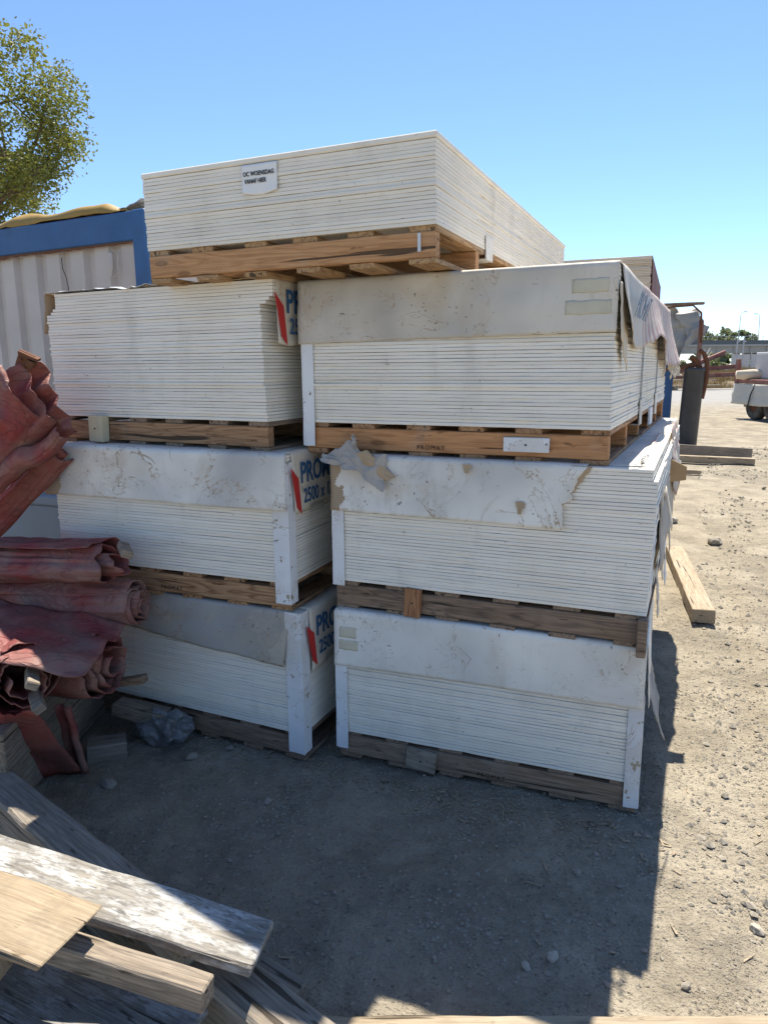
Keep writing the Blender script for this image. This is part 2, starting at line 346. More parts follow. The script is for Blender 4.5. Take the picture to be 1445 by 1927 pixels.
def tube(bm, pts, r, n=8, cap=True):
    """tube through points; r is a number or one radius per point"""
    pts = [Vector(p) for p in pts]; rs = r if isinstance(r, (list, tuple)) else [r] * len(pts)
    rings = []; up = Vector((0, 0, 1))
    for i, p in enumerate(pts):
        d = (pts[min(i + 1, len(pts) - 1)] - pts[max(i - 1, 0)]).normalized()
        a = d.cross(up if abs(d.z) < .95 else Vector((1, 0, 0))).normalized(); b = d.cross(a)
        rings.append([bm.verts.new(p + (a * cos(2 * pi * k / n) + b * sin(2 * pi * k / n)) * rs[i]) for k in range(n)])
    for i in range(len(rings) - 1):
        for k in range(n):
            bm.faces.new((rings[i][k], rings[i][(k + 1) % n], rings[i + 1][(k + 1) % n], rings[i + 1][k]))
    if cap:
        bm.faces.new(rings[0][::-1]); bm.faces.new(rings[-1])
def sheet(name, fn, nu, nv, thick=.003, mat=None, parent=None, smooth=True):
    """a thin sheet with real thickness: fn(u, v) gives the point"""
    v = [fn(i / nu, j / nv) for j in range(nv + 1) for i in range(nu + 1)]
    f = [(j * (nu + 1) + i, j * (nu + 1) + i + 1, (j + 1) * (nu + 1) + i + 1, (j + 1) * (nu + 1) + i) for j in range(nv) for i in range(nu)]
    o = link(name, mesh(name, v, f, smooth), mat, parent)
    md = o.modifiers.new('thickness', 'SOLIDIFY'); md.thickness = thick; md.offset = 0
    return o
def nz(x, y=0.0, z=0.0): return mn.noise(Vector((x, y, z)))
def text_me(s, size, ext=.0006, sx=1.0, spacing=1.0, bold=0.0):
    c = bpy.data.curves.new('lettering', 'FONT'); c.body = s; c.size = size; c.extrude = ext; c.resolution_u = 3
    c.space_character = spacing; c.offset = size * bold
    o = bpy.data.objects.new('lettering', c); COL.objects.link(o)
    bpy.context.view_layer.update()
    me = bpy.data.meshes.new_from_object(o.evaluated_get(bpy.context.evaluated_depsgraph_get()))
    bpy.data.objects.remove(o); bpy.data.curves.remove(c)
    for v in me.vertices: v.co.x *= sx
    return me
def put_text(s, size, mat, parent, loc, rot, sx=1.0, bold=0.0, spacing=1.0):
    me = text_me(s, size, .0006, sx, spacing, bold); o = link('lettering', me, mat, parent)
    o.location = loc; o.rotation_euler = rot; return o

# ------------------------------------------------------------------ ground
def gz(x, y):
    h = .018 * nz(x * .9, y * .9, 3) + .014 * nz(x * 2.3, y * 2.3, 7) + .009 * nz(x * 6.5, y * 6.5, 1) + .0075 * nz(x * 17, y * 17, 5)
    w = x - .42 * y - 1.75 + .12 * nz(y * .5, 2); rut = 0
    for c_ in (0, .42, 1.55, 1.95): rut -= .016 * math.exp(-((w - c_) / .085) ** 2) * (1 + .5 * nz(y * 1.3, c_)) - .008 * math.exp(-((w - c_ - .15) / .06) ** 2)
    h += rut
    r = .010 * max(0, nz(x * 1.6 + .4 * y, y * 4.2, 9)); return h + r - .012
def axis_pts(lo, hi, a, b, fine, coarse):
    p = []; x = a
    while x < b: p.append(x); x += fine
    s = fine; x = b
    while x < hi: p.append(x); s = min(s * 1.16, coarse); x += s
    p.append(hi); s = fine; x = a - s; q = []
    while x > lo: q.append(x); s = min(s * 1.16, coarse); x -= s
    q.append(lo); return q[::-1] + p
gx = axis_pts(-700, 900, -1.9, 2.6, .021, 90); gy = axis_pts(-60, 1500, -1.7, 2.6, .021, 120)
gv = []; 
for y in gy:
    for x in gx:
        z = gz(x, y) if (-12 < x < 30 and -8 < y < 45) else -.012
        gv.append((x, y, z))
nx = len(gx)
gf = [(j * nx + i, j * nx + i + 1, (j + 1) * nx + i + 1, (j + 1) * nx + i) for j in range(len(gy) - 1) for i in range(nx - 1)]
tag(link('ground', mesh('ground', gv, gf, True), 'ground'), kind='structure')

# ------------------------------------------------------------------ board packs and pallets
PW, PL, PH = 1.2, 2.5, 0.1227
BOARDS = []
def board_mesh(seed, t):
    r = random.Random(seed); ring = []
    def j(): return r.gauss(0, .0004) + (-(r.random() ** 3) * .007 if r.random() < .09 else 0)
    for i in range(20): ring.append((PW * i / 20, -j()))
    for i in range(26): ring.append((PW + j(), PL * i / 26))
    ring.append((PW, PL)); ring.append((PW * .5, PL)); ring.append((0, PL))
    for i in range(7, 0, -1): ring.append((-j(), PL * i / 8))
    n = len(ring); v = []; f = []; e = .0012
    for (ins, z) in ((e, 0), (0, e), (0, t - e), (e, t)):
        for (x, y) in ring:
            v.append((x + (ins if x < PW / 2 else -ins), y + (ins if y < PL / 2 else -ins), z + (r.gauss(0, .0003) if ins else 0)))
    for k in range(3):
        for i in range(n): f.append((k * n + i, k * n + (i + 1) % n, (k + 1) * n + (i + 1) % n, (k + 1) * n + i))
    f.append(tuple(range(n))[::-1]); f.append(tuple(range(3 * n, 4 * n)))
    return mesh('board', v, f)
BT = .0131
for s in range(7): BOARDS.append(board_mesh(s + 3, BT - .0009))
for me in BOARDS: me.materials.append(M['board'])
BOARDS_OLD = [board_mesh(40 + s, BT - .0009) for s in range(3)]
for me in BOARDS_OLD: me.materials.append(M['board_old'])

def make_pack(x, y, yaw, z, h, label, n=None, offs=None, old=False, jit=.0011, tilt=0.0, group='packs of white boards'):
    root = empty('board_pack', (x, y, z), rad(yaw), 0, rad(tilt)); tag(root, label, 'board pack', group)
    n = n or int(round(h / BT)); pitch = h / n; r = random.Random(int(h * 10000) + n)
    src = BOARDS_OLD if old else BOARDS
    for i in range(n):
        o = bpy.data.objects.new('board', src[r.randrange(len(src))]); COL.objects.link(o); o.parent = root
        dx = r.gauss(0, jit); dy = r.gauss(0, jit)
        if offs: a, b = offs(i, n); dx += a; dy += b
        if r.random() < .07: dx += r.uniform(-.004, .004); dy += r.uniform(-.005, .003)
        o.location = (dx, dy, i * pitch); o.scale = (1, 1, pitch / BT * r.uniform(.955, 1.035))
        o.rotation_euler = (0, 0, r.gauss(0, .0004))
    return root

PAL_CACHE = {}
def make_pallet(x, y, yaw, z, label, mx='px', my='py', tilt=0.0, nb=6, seed=0):
    root = empty('wooden_pallet', (x, y, z), rad(yaw), 0, rad(tilt)); tag(root, label, 'pallet', 'wooden pallets under the board packs')
    key = 'a'
    if key not in PAL_CACHE:
        PAL_CACHE[key] = [[box_me('bearer', (0, 0, 0), (PW - .004, .044, .083), .003, .0016, s, 12) for s in range(3)],
                          [box_me('deck_board', (0, 0, 0), (.098, PL - .01, .0185), .002, .0012, s, 10) for s in range(3)]]
    def mesh_for(kind, mat, s):
        k = (kind, mat, s % 3)
        if k not in PAL_CACHE:
            me = PAL_CACHE['a'][kind][s % 3].copy(); me.materials.append(M[mat]); PAL_CACHE[k] = me
        return PAL_CACHE[k]
    r = random.Random(seed + 5)
    for i in range(6):
        o = bpy.data.objects.new('bearer', mesh_for(0, mx, i + seed)); COL.objects.link(o); o.parent = root
        o.location = (.002, i * (PL - .052) / 5 + (.004 if i == 0 else 0), .0198)
    for i in range(nb):
        for lvl in (0, 1):
            o = bpy.data.objects.new('deck_board', mesh_for(1, my, i + lvl + seed)); COL.objects.link(o); o.parent = root
            px = i * (PW - .098) / (nb - 1) + (r.uniform(-.012, .012) if 0 < i < nb - 1 else 0)
            o.location = (px, .007 + r.uniform(-.004, .006), .0 if lvl == 0 else .1036)
    return root
def block(root, name, mat, x, z, w, h, d=.018, tilt=0.0, label=None, nail=True, y=0.0):
    me = box_me(name, (-w / 2, -d, -h / 2), (w / 2, 0, h / 2), .002, .0012, 3, 3)
    o = link(name, me, mat, root); o.location = (x, y, z); o.rotation_euler = (0, tilt, 0)
    if label: o['label'] = label
    if nail:
        bm = bmesh.new(); bmesh.ops.create_cone(bm, cap_ends=True, segments=8, radius1=.004, radius2=.004, depth=.003)
        k = link('nail', bmesh_me('nail', bm), 'nail', o); k.location = (0, -d - .001, 0); k.rotation_euler = (pi / 2, 0, 0)
    return o

SURF = {}
def front_flap(root, name, mat, h, drop, x0=0.0, x1=PW, seed=0, bulge=.012, right_edge=None, left_out=0.0, wob=.004, top=.06, nu=60, nv=22, thick=.003):
    """cardboard folded over the front edge; drop and bulge can be functions of u"""
    D = drop if callable(drop) else (lambda u: drop)
    def fn(u, v):
        d = D(u) * (1 + .012 * nz(u * 25, seed)) + .002 * nz(u * 90, seed + 3)
        s = v * (top + d)
        a = x0 + (x1 - x0) * u
        if right_edge:
            vv = max(0, (s - top) / max(d, .01)); a = x0 + (right_edge(vv) - x0) * u
        if s < top: return (a, top - s - .004, h + .0045 + .001 * nz(a * 9, s * 30, seed))
        q = (s - top) / max(d, .01)
        out = .0055 + bulge * (.35 + .65 * q) * (.6 + .4 * sin(u * 7 + seed)) + wob * nz(a * 5, q * 2.3, seed) + .0016 * nz(a * 22, q * 9, seed)
        lo = left_out * q * (1 - u) ** 6
        return (a - lo, -max(.0045, out), h + .003 - (s - top))
    def surf(a, dz):
        u = (a - x0) / (x1 - x0); q = dz / max(D(u), .01)
        return max(.0045, .0055 + bulge * (.35 + .65 * q) * (.6 + .4 * sin(u * 7 + seed)) + wob * nz(a * 5, q * 2.3, seed) + .0016 * nz(a * 22, q * 9, seed))
    SURF[root.name] = (surf, h)
    return sheet(name, fn, nu, nv, thick, mat, root)
def side_flap(root, name, mat, h, drop, y0, y1, seed=0, out=.01, nu=50, nv=18, xe=PW, thick=.003, flare=None, top=.05):
    D = drop if callable(drop) else (lambda u: drop)
    def fn(u, v):
        d = D(u) + .003 * nz(u * 60, seed); s = v * (top + d); y = y0 + (y1 - y0) * u
        if s < top: return (xe - top + s + .004, y, h + .0052 + .001 * nz(y * 9, s * 30, seed))
        q = (s - top) / max(d, .01)
        o = .006 + out * q + (flare(u, q) if flare else 0) + .004 * nz(y * 6, q * 3, seed) * q + .0015 * nz(y * 25, q * 9, seed)
        return (xe + max(.005, o), y, h + .004 - (s - top))
    return sheet(name, fn, nu, nv, thick, mat, root)
def top_sheet(root, mat, h, name='top_sheet', x0=.004, x1=PW - .004, y0=.05):
    me = box_me(name, (x0, y0, h + .0005), (x1, PL - .01, h + .0032), 0)
    return link(name, me, mat, root)
def corner_strip(root, mat, x, z0, z1, right=True, w=.052, seed=0, lean=0.0):
    """white angle strip wrapped round a front corner"""
    sg = 1 if right else -1
    def fn(u, v):
        z = z1 + (z0 - z1) * v; k = .0014 * nz(z * 9, u * 3, seed); g = .0058 + .004 * max(0, v - .75) * (1 + nz(z * 5, seed))
        if u < .5:
            return (x - sg * w * (1 - u * 2) + sg * g + lean * v, -g - k, z + .004 * nz(u * 9, seed) * v)
        return (x + sg * g + lean * v + sg * k, -g + w * .8 * (u * 2 - 1), z + .004 * nz(u * 9, seed) * v)
    o = sheet('corner_strip', fn, 8, 30, .0035, mat, root, False)
    for p in o.data.polygons: p.use_smooth = False
    return o
def tape(root, x, z, w, h_, out=None, rot=0.0):
    """strip of tape stuck to the cover flap, following its surface"""
    surf, top = SURF[root.name]
    def fn(u, v):
        a = x + (u - .5) * w + .004 * nz(v * 6, x * 9); zz = z + (v - .5) * h_ + .004 * nz(u * 5, z * 9)
        return (a, -surf(a, top + .003 - zz) - .0021, zz)
    return sheet('tape', fn, 12, 6, .0004, 'tape', root)
def side_print(root, h, y0, xo, letters='blueink', scale=1.0, small=True):
    """printed wrapper flap on the right hand side: name, size and red mark"""
    rot = (pi / 2, 0, pi / 2)
    put_text('PROMAT', .125 * scale, letters, root, (PW + xo, y0, h - .122), rot, .82, .018)
    put_text('2500 x 1200', .088 * scale, letters, root, (PW + xo + .006, y0 + .012, h - .205), rot, .80, .012)
    if small:
        for i in range(4):
            me = box_me('print_line', (0, 0, 0), (.0008, .16 - .03 * (i % 2), .003), 0); k = link('print_line', me, 'greyink', root); k.location = (PW + xo + .008, y0 + .06, h - .222 - .010 * i)
    v = [(0, -.085, -.05), (0, -.025, -.10), (0, -.005, -.25), (0, -.045, -.215)]
    me = mesh('red_mark', [(-.0004, b, c) for a, b, c in v] + [(.0006, b, c) for a, b, c in v], [(0, 1, 2, 3), (7, 6, 5, 4), (0, 4, 5, 1), (1, 5, 6, 2), (2, 6, 7, 3), (3, 7, 4, 0)])
    k = link('red_mark', me, 'redink', root); k.location = (PW + xo + .004, y0, h)

# --- geometry of the seven packs in front: x, y, yaw, base of pallet, height of boards
G1 = dict(R1=(0, 0, -20.9, 0, .534), R2=(-.0027, .0311, -23.5, .657, .514), R3=(-.118, .1408, -24.8, 1.294, .549),
          L1=(-1.2343, .4589, -24.8, 0, .530), L2=(-1.2963, .4259, -21.95, .653, .5247), L3=(-1.3382, .6138, -26.6, 1.300, .549),
          T=(-.7249, .1694, -23.14, 1.979, .2857))

# R1: lower right
x, y, a, z, h = G1['R1']
p = make_pallet(x, y, a, z, 'grey weathered pallet on the ground under the lower right pack', 'px_grey', 'py_grey', seed=1)
block(p, 'block', 'dirtywood', .37, .058, .125, .092, .018, rad(6), 'weathered square block nailed askew')
put_text('PROMAT', .024, 'burn', p, (.60, -.0012, .032), (pi / 2, 0, 0), 1.0, 0, 1.3)
k = make_pack(x, y, a, z + PH, h, 'lower right board pack with clean white cardboard cover, standing nearest the ground')
front_flap(k, 'cover_flap', 'cover_w', h, .235, -.006, PW + .004, 1, .010)
top_sheet(k, 'cover_w', h)
corner_strip(k, 'strip', 0, -.075, h - .19, False, seed=2, lean=.0); corner_strip(k, 'strip_w', PW, -.095, h - .19, True, seed=3)
tape(k, .055, h - .085, .075, .045, .0165); tape(k, .058, h - .14, .085, .042, .0185)
side_flap(k, 'side_flap', 'cover_w', h, lambda u: .24 + .05 * nz(u * 6, 4), .02, 1.5, 5, .014)
def hang(u, q): return .035 * q * (1 + nz(u * 4, q * 2, 2))
def fn(u, v):
    y = .12 + .42 * u; zz = h - .20 - (.24 + .05 * nz(u * 5, 8)) * v * (1 - .45 * abs(u - .35))
    return (PW + .015 + .07 * v ** 1.3 * (1 - .5 * u) + .008 * nz(u * 6, v * 5, 2), y, zz)
sheet('torn_wrapper', fn, 18, 16, .003, 'cover_d', k)

# R2: middle right
x, y, a, z, h = G1['R2']
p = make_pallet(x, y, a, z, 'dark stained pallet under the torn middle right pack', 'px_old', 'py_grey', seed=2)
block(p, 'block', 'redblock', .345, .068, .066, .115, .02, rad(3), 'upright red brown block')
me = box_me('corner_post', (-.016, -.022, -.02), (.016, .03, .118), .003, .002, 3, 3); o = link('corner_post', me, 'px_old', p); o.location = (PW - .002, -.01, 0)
k = make_pack(x, y, a, z + PH, h, 'middle right board pack with torn stained cover and peeling paper at its corner', jit=.0014,
              offs=lambda i, n: (.0 if i > n - 4 else .018 - .00035 * abs(i - 30), 0))
front_flap(k, 'cover_flap', 'cover_s', h, lambda u: .222 + .008 * u, -.006, PW, 7, .011,
           right_edge=lambda v: .985 - .075 * min(1, v * 1.5) + .028 * nz(v * 9, 3) + .014 * nz(v * 34, 5), wob=.006)
def fn(u, v):                      # brown inner layer where the cover is torn
    e = .98 - .05 * v
    return (e - .05 + (.075 - .055 * v + .012 * nz(v * 13, 2)) * u, -.0055 - .002 * u, h + .002 - .155 * v)
sheet('torn_layer', fn, 8, 14, .002, 'kraft', k)
top_sheet(k, 'cover_w', h, x1=PW - .03)
corner_strip(k, 'strip_w', 0, -.02, h - .19, False, seed=12)
def fn(u, v):                      # crumpled paper lifted at the upper left corner
    w = .27 * u - .03; fold = abs(((u * 3.3 + v * .6) % 1) - .5) * .03
    zz = h + .012 + .05 * math.exp(-((u - .42) / .16) ** 2) * (1 - v) - .06 * v * (.5 + u) - .05 * max(0, u - .5) * 2 * v
    return (w + .02 * nz(u * 6, v * 4, 1), -.012 - .05 * v * (.6 + .4 * nz(u * 7, v * 3, 6)) - fold, zz + .014 * nz(u * 8, v * 6, 9))
sheet('crumpled_paper', fn, 26, 14, .0012, 'papergrey', k, False)
def fn(u, v):
    return (.10 + .015 * u + .02 * nz(v * 4, u, 3), -.022 - .016 * sin(u * pi) - .008 * v, h + .055 * v + .035 + .006 * nz(u * 4, v * 5, 2))
sheet('paper_tuft', fn, 8, 8, .0012, 'papergrey', k, False)
def fn(u, v):
    return (.13 + .12 * v + .035 * (u - .5) * 1.7, -.024 - .012 * sin(u * pi) + .006 * nz(u * 5, v * 5), h + .008 - .10 * v + .02 * u)
sheet('paper_twist', fn, 8, 12, .0012, 'kraft', k, False)
for (sx, sz, sw, sh) in ((.56, h - .01, .035, .032), (.76, h - .135, .03, .045)):
    def fn(u, v): return (sx + (u - .5) * sw * (1 - .6 * v) + .006 * nz(u * 7, v * 7, sx * 10), -.020 - .008 * v * u, sz - sh * v + .004 * nz(u * 9, sx))
    sheet('torn_scrap', fn, 5, 5, .0015, 'kraft', k, False)
# striped wrapper hanging off its right hand edge
def fn(u, v):
    y = .10 + 1.15 * u; d = .05 + .16 * v + .03 * nz(u * 5, 3)
    return (PW - .05 + .068 * v + .015 * nz(u * 4, v * 3, 2) * v + .010 * v * sin(u * 6), y, h + .012 + .035 * sin(v * 2.6) * (.6 + .4 * nz(u * 5, 1)) - (.20 + .07 * nz(u * 6, 5)) * v ** 1.5)
sheet('striped_wrapper', fn, 44, 16, .002, 'stripes', k)
def fn(u, v):
    y = 1.30 + .85 * u
    return (PW + .005 + .04 * v + .03 * nz(u * 7, v * 4, 12) * v, y, h + .03 - (.33 + .16 * nz(u * 7, 6)) * v + .04 * nz(u * 9, v * 5, 4))
sheet('striped_wrapper', fn, 34, 16, .002, 'stripes_p', k)
def fn(u, v): return (PW + .03 + .03 * v, .32 + .05 * u + .08 * v, h - .13 - .16 * v + .02 * u)
sheet('paper_tail', fn, 4, 10, .0025, 'cover_g', k)
def fn(u, v):
    return (PW + .012 + .022 * v + .012 * nz(u * 5, v * 2, 3), .20 + 1.5 * u, h - .10 - (.30 + .1 * nz(u * 6, 7)) * v)
sheet('side_flap', fn, 40, 10, .003, 'cover_d', k)
def fn(u, v): return (PW + .015 + .075 * u, 1.15 + .05 * v, h - .10 - .12 * v - .035 * u + .05 * u * v)
sheet('kraft_scrap', fn, 4, 4, .003, 'kraft', k, False)
# splintered white slats along the side, low
for i, (yy, z0, z1, m_) in enumerate(((.55, -.02, .30, 'cover_w'), (.95, -.16, .12, 'strip'), (.30, -.10, .10, 'stripes_p'), (1.35, -.10, .22, 'cover_d'))):
    def fn(u, v): return (PW + .016 + .018 * v + .006 * nz(u * 3, v * 5, i), yy + .10 * u + .01 * nz(v * 6, i), z1 + (z0 - z1) * v)
    sheet('loose_strip', fn, 5, 10, .003, m_, k)

# R3: upper right
x, y, a, z, h = G1['R3']
p = make_pallet(x, y, a, z, 'red brown pallet with a white plate, under the upper right pack', 'px_red', 'py', seed=3)
block(p, 'plate', 'strip', .915, .064, .165, .052, .014, 0, 'white plate nailed to the bearer')
put_text('PROMAT', .024, 'burn', p, (.49, -.0012, .030), (pi / 2, 0, 0), 1.0, 0, 1.3)
k = make_pack(x, y, a, z + PH, h, 'upper right board pack under a grey soiled cover with yellowed tape')
front_flap(k, 'cover_flap', 'cover_g', h, lambda u: .242 - .018 * u, -.014, PW + .004, 15, .011, wob=.007)
top_sheet(k, 'cover_g', h)
corner_strip(k, 'strip', 0, -.095, h - .20, False, seed=21)
tape(k, 1.115, h - .07, .12, .046, .0165); tape(k, 1.11, h - .14, .15, .046, .019)
def dr(u): return .20 + .11 * u + .05 * sin(u * 9) + .02 * nz(u * 12, 3)
def fl(u, q): return max(0, .012 + .05 * u * u + .022 * sin(u * 11 + 2.2)) * q ** 1.6
side_flap(k, 'striped_flap', 'stripes', h, dr, .06, 2.44, 17, .012, 80, 22, flare=fl)
def fn(u, v):
    return (PW + .007 + .012 * v + .004 * nz(u * 3, v * 4), .002 + .20 * u, h - .06 - (.17 + .12 * u - .03 * nz(u * 5, 2)) * v)
sheet('tucked_flap', fn, 10, 14, .003, 'kraft_pale', k)
def fn(u, v):
    y = 2.30 + .20 * u; return (PW + .015 + .06 * v * (.4 + u) + .02 * nz(u * 6, v * 6), y, h - .20 - (.20 + .05 * nz(u * 7, 1)) * v)
sheet('torn_wrapper', fn, 10, 14, .002, 'kraft_pale', k, False)
put_text('PROMAT', .13, 'bluefade', k, (PW + .036, .20, h - .16), (pi / 2 + rad(14), 0, pi / 2), .82)
for yy in (.92, .965, 1.74, 1.785):
    me = box_me('strap', (PW + .0025, yy, -.01), (PW + .0045, yy + .011, h - .1), 0); link('strap', me, 'steel', k)
for yy in (.90, 1.72):
    bm = bmesh.new(); bbox(bm, (PW + .005, yy, -.045), (PW + .010, yy + .09, .065)); bbox(bm, (PW - .03, yy, -.049), (PW + .010, yy + .09, -.0455))
    link('strap_guard', bmesh_me('strap_guard', bm), 'cover_w', k)
bm = bmesh.new(); bbox(bm, (PW + .002, 1.40, -.085), (PW + .012, 1.55, .0)); link('strap_guard', bmesh_me('strap_guard', bm), 'strip', k)

# L1: lower left
x, y, a, z, h = G1['L1']
make_pallet(x, y, a, z, 'dark dusty pallet on the ground under the lower left pack', 'px_grey', 'py_grey', seed=4)
k = make_pack(x, y, a, z + PH, h, 'lower left board pack with grey slumped cover behind the red tarpaulin rolls')
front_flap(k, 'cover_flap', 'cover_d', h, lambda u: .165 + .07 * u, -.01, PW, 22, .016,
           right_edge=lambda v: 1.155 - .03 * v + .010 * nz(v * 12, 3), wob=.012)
top_sheet(k, 'cover_g', h)
corner_strip(k, 'strip_w', PW, -.085, h + .006, True, .075, seed=31)
side_flap(k, 'printed_flap', 'print', h, lambda u: .235 + .05 * max(0, .2 - u) * 4 + .015 * nz(u * 9, 1), .06, 1.3, 24, .012)
side_print(k, h, .10, .017, scale=.95)

# L2: middle left
x, y, a, z, h = G1['L2']
p = make_pallet(x, y, a, z, 'brown pallet under the middle left pack, half behind the rolls', 'px', 'py', seed=5)
put_text('PROMAT', .024, 'burn', p, (.555, -.0012, .036), (pi / 2, 0, 0), 1.0, 0, 1.3)
k = make_pack(x, y, a, z + PH, h, 'middle left board pack with white cover marked by brown water stains')
front_flap(k, 'cover_flap', 'cover_s', h, .225, -.03, PW + .002, 28, .018, left_out=.02, wob=.006)
top_sheet(k, 'cover_w', h)
corner_strip(k, 'strip_w', PW, -.085, h - .03, True, .07, seed=33)
tape(k, .075, h - .055, .08, .045, .022)
side_flap(k, 'printed_flap', 'print', h, lambda u: .235 + .012 * nz(u * 9, 1), .03, 1.3, 25, .014)
side_print(k, h, .085, .018, scale=.95)

# L3: upper left
x, y, a, z, h = G1['L3']
p = make_pallet(x, y, a, z, 'greyish brown pallet with a yellowed block, under the upper left pack', 'px', 'py_grey', seed=6)
block(p, 'block', 'yellowblock', .285, .072, .082, .118, .045, rad(2), 'yellowed upright block')
def offs(i, n):
    q = n - 1 - i; lean = -.016 * (i / n)
    return ((.050 if q < 5 else .030 if q == 5 else .016 if q == 6 else lean) + (0), 0)
k = make_pack(x, y, a, z + PH, h, 'upper left bare board pack with its top sheets shifted to the right', offs=offs, jit=.0014)
def fn(u, v): return (-.01 + .74 * u, -.012 - .012 * abs(nz(u * 9, 1)) + .22 * v, h + .006 + .006 * abs(nz(u * 14, v * 6, 3)) + .016 * max(0, nz(u * 17, v * 3, 8)) * (1 - v) - .02 * max(0, nz(u * 5 + 1, 7)) * (1 - v) ** 3)
sheet('plastic_film', fn, 50, 10, .0012, 'film', k, False)
def fn(u, v): return (.60 + .62 * u, -.004 + .3 * v, h + .004 + .012 * abs(nz(u * 20, v * 4, 5)) * (1 - v))
sheet('paper_edge', fn, 40, 6, .003, 'kraft', k, False)
def fn(u, v): return (-.012 - .028 * v - .006 * nz(v * 4, u * 3), .0 + .35 * u, h + .006 - .18 * v)
sheet('left_flap', fn, 8, 10, .003, 'kraft', k)
side_flap(k, 'printed_flap', 'print', h, lambda u: .245 + .02 * nz(u * 9, 1), .02, 1.3, 26, .004, xe=PW + .045)
side_print(k, h, .075, .060, scale=1.0)

# T: topmost pack lying over both columns
x, y, a, z, h = G1['T']
p = make_pallet(x, y, a, z - .012, 'clean orange pine pallet under the topmost pack', 'px_new', 'py_new', tilt=-.45, nb=6, seed=7)
me = box_me('metal_clip', (-.006, -.003, -.03), (.006, 0, .03), .001); o = link('metal_clip', me, 'film', p); o.location = (1.142, 0, .068)
k = make_pack(x, y, a, z - .012 + PH, h - .021, 'topmost uncovered board pack with a paper note, against the sky', n=20, tilt=-.45, jit=.0012)
me = box_me('lid_board', (-.004, -.006, h - .0205), (PW + .006, PL, h - .0005), .004, .0006, 2, 12); link('lid_board', me, 'board', k)
def fn(u, v):
    return (-.075 + .15 * u + .002 * nz(v * 5, 1), -.002 - .006 * max(0, v - .7) * 3 * (.5 + .5 * sin(u * 9)) - .0012 * abs(nz(u * 5, v * 5)), (.046 - .095 * v) - .012 * sin(u * pi) * v)
note = sheet('paper_note', fn, 14, 12, .0006, 'paperwhite', k); note['label'] = 'white paper note with two printed lines, taped to the front'
note.location = (.532, -.004, h - .070)
put_text('OC WOENSDAG', .0215, 'black', note, (-.067, -.0048, .006), (pi / 2, 0, 0), .78, .012, 1.04)
put_text('VANAF HIER', .0215, 'black', note, (-.062, -.0048, -.019), (pi / 2, 0, 0), .74, .012, 1.04)
bm = bmesh.new(); bbox(bm, (PW + .004, .60, -.035), (PW + .009, .70, .05)); bbox(bm, (PW - .06, .60, -.039), (PW + .009, .70, -.0355))
link('corner_guard', bmesh_me('corner_guard', bm), 'cover_w', k)

# back stack: its top pack shows above the right column
bx, by, ba = 1.235, 3.64, -22.0
for i, hh in enumerate((.53, .53, .53, .40)):
    zz = sum((.53, .53, .53, .40)[:i]) + PH * i
    pos_ = ('lowest', 'second', 'third', 'top')[i]
    make_pallet(bx, by, ba, zz, 'pallet under the %s pack of the stack behind the right column' % pos_, 'px', 'py', seed=8 + i)
    k = make_pack(bx, by, ba, zz + PH, hh, 'brown edged old pack rising behind the upper right pack' if i == 3 else '%s white pack of the stack hidden behind the right column' % pos_, n=None if i == 3 else 20, old=(i == 3), jit=.004 if i == 3 else .002)
    if i == 3:
        top_sheet(k, 'kraft_pale', hh)
        front_flap(k, 'cover_flap', 'kraft_pale', hh, .028, 0, PW, 44, .004)
        side_flap(k, 'side_flap', 'redsteel', hh, .36, .0, 2.4, 45, .004)

# ------------------------------------------------------------------ tarpaulin rolls on the left
def roll(name, a, b, r, turns, seed, mat, label, squash=.8, ragged=.10, flare=0.0, group='red tarpaulin rolls', open_=.25, nt=64, ns=220, phase=0.0, up=(0, 0, 1), thick=.004):
    """tarpaulin rolled up as a loose spiral from a (visible end) to b"""
    a, b = Vector(a), Vector(b); d = (b - a); Ln = d.length; d.normalize()
    e1 = d.cross(Vector(up)).normalized(); e2 = e1.cross(d)
    root = empty(name, b); tag(root, label, 'tarpaulin', group)
    def fn(u, v):
        th = phase + 2 * pi * turns * u
        rr = r * (open_ + (1 - open_) * u ** .8)
        end = ragged * max(0, .15 + .75 * u + .55 * nz(u * turns * 2.2, seed) + .25 * nz(u * turns * 7, seed + 4))
        t = v ** .9 * Ln + (1 - v) ** 2 * end
        k = 1 + .22 * nz(cos(th) * 1.3 + seed, sin(th) * 1.3, t * 1.0 + u * 2.3) + .24 * (.22 - abs(nz(cos(th) * 2.0 + seed, sin(th) * 2.2, t * 2.0 + u * 2))) + .09 * (.22 - abs(nz(cos(th) * 4.5 + seed, sin(th) * 4.5, t * 4.5)))
        k *= 1 + .16 * nz(u * turns * 5, seed * 2, t * .8)
        rr2 = rr * k * (1 + flare * (1 - v) ** 4)
        p = a + d * t + e1 * (cos(th) * rr2) + e2 * (sin(th) * rr2 * squash)
        p += Vector((0, 0, .006 * nz(p.x * 14, p.y * 14, p.z * 9)))
        return p - b
    s = sheet('rolled_sheet', fn, ns, nt, thick, mat, root, True)
    return root
rA = roll('tarpaulin_roll', (-.82, .0, .865), (-2.3, .32, .80), .108, 2.3, 1, 'tarp', 'topmost flat lying red tarpaulin roll with grey folds at its open end', .88, .16, .05, phase=.4)
rB = roll('tarpaulin_roll', (-.80, .06, .665), (-2.3, .34, .60), .120, 4.2, 2, 'tarp', 'second tarpaulin roll down, tightly gathered at its end', .95, .05, -.18, phase=1.2)
rC = roll('tarpaulin_roll', (-.865, -.10, .475), (-2.3, .26, .40), .138, 3.6, 3, 'tarp', 'third tarpaulin roll down with upright folds at its end', 1.0, .10, .02, phase=2.1)
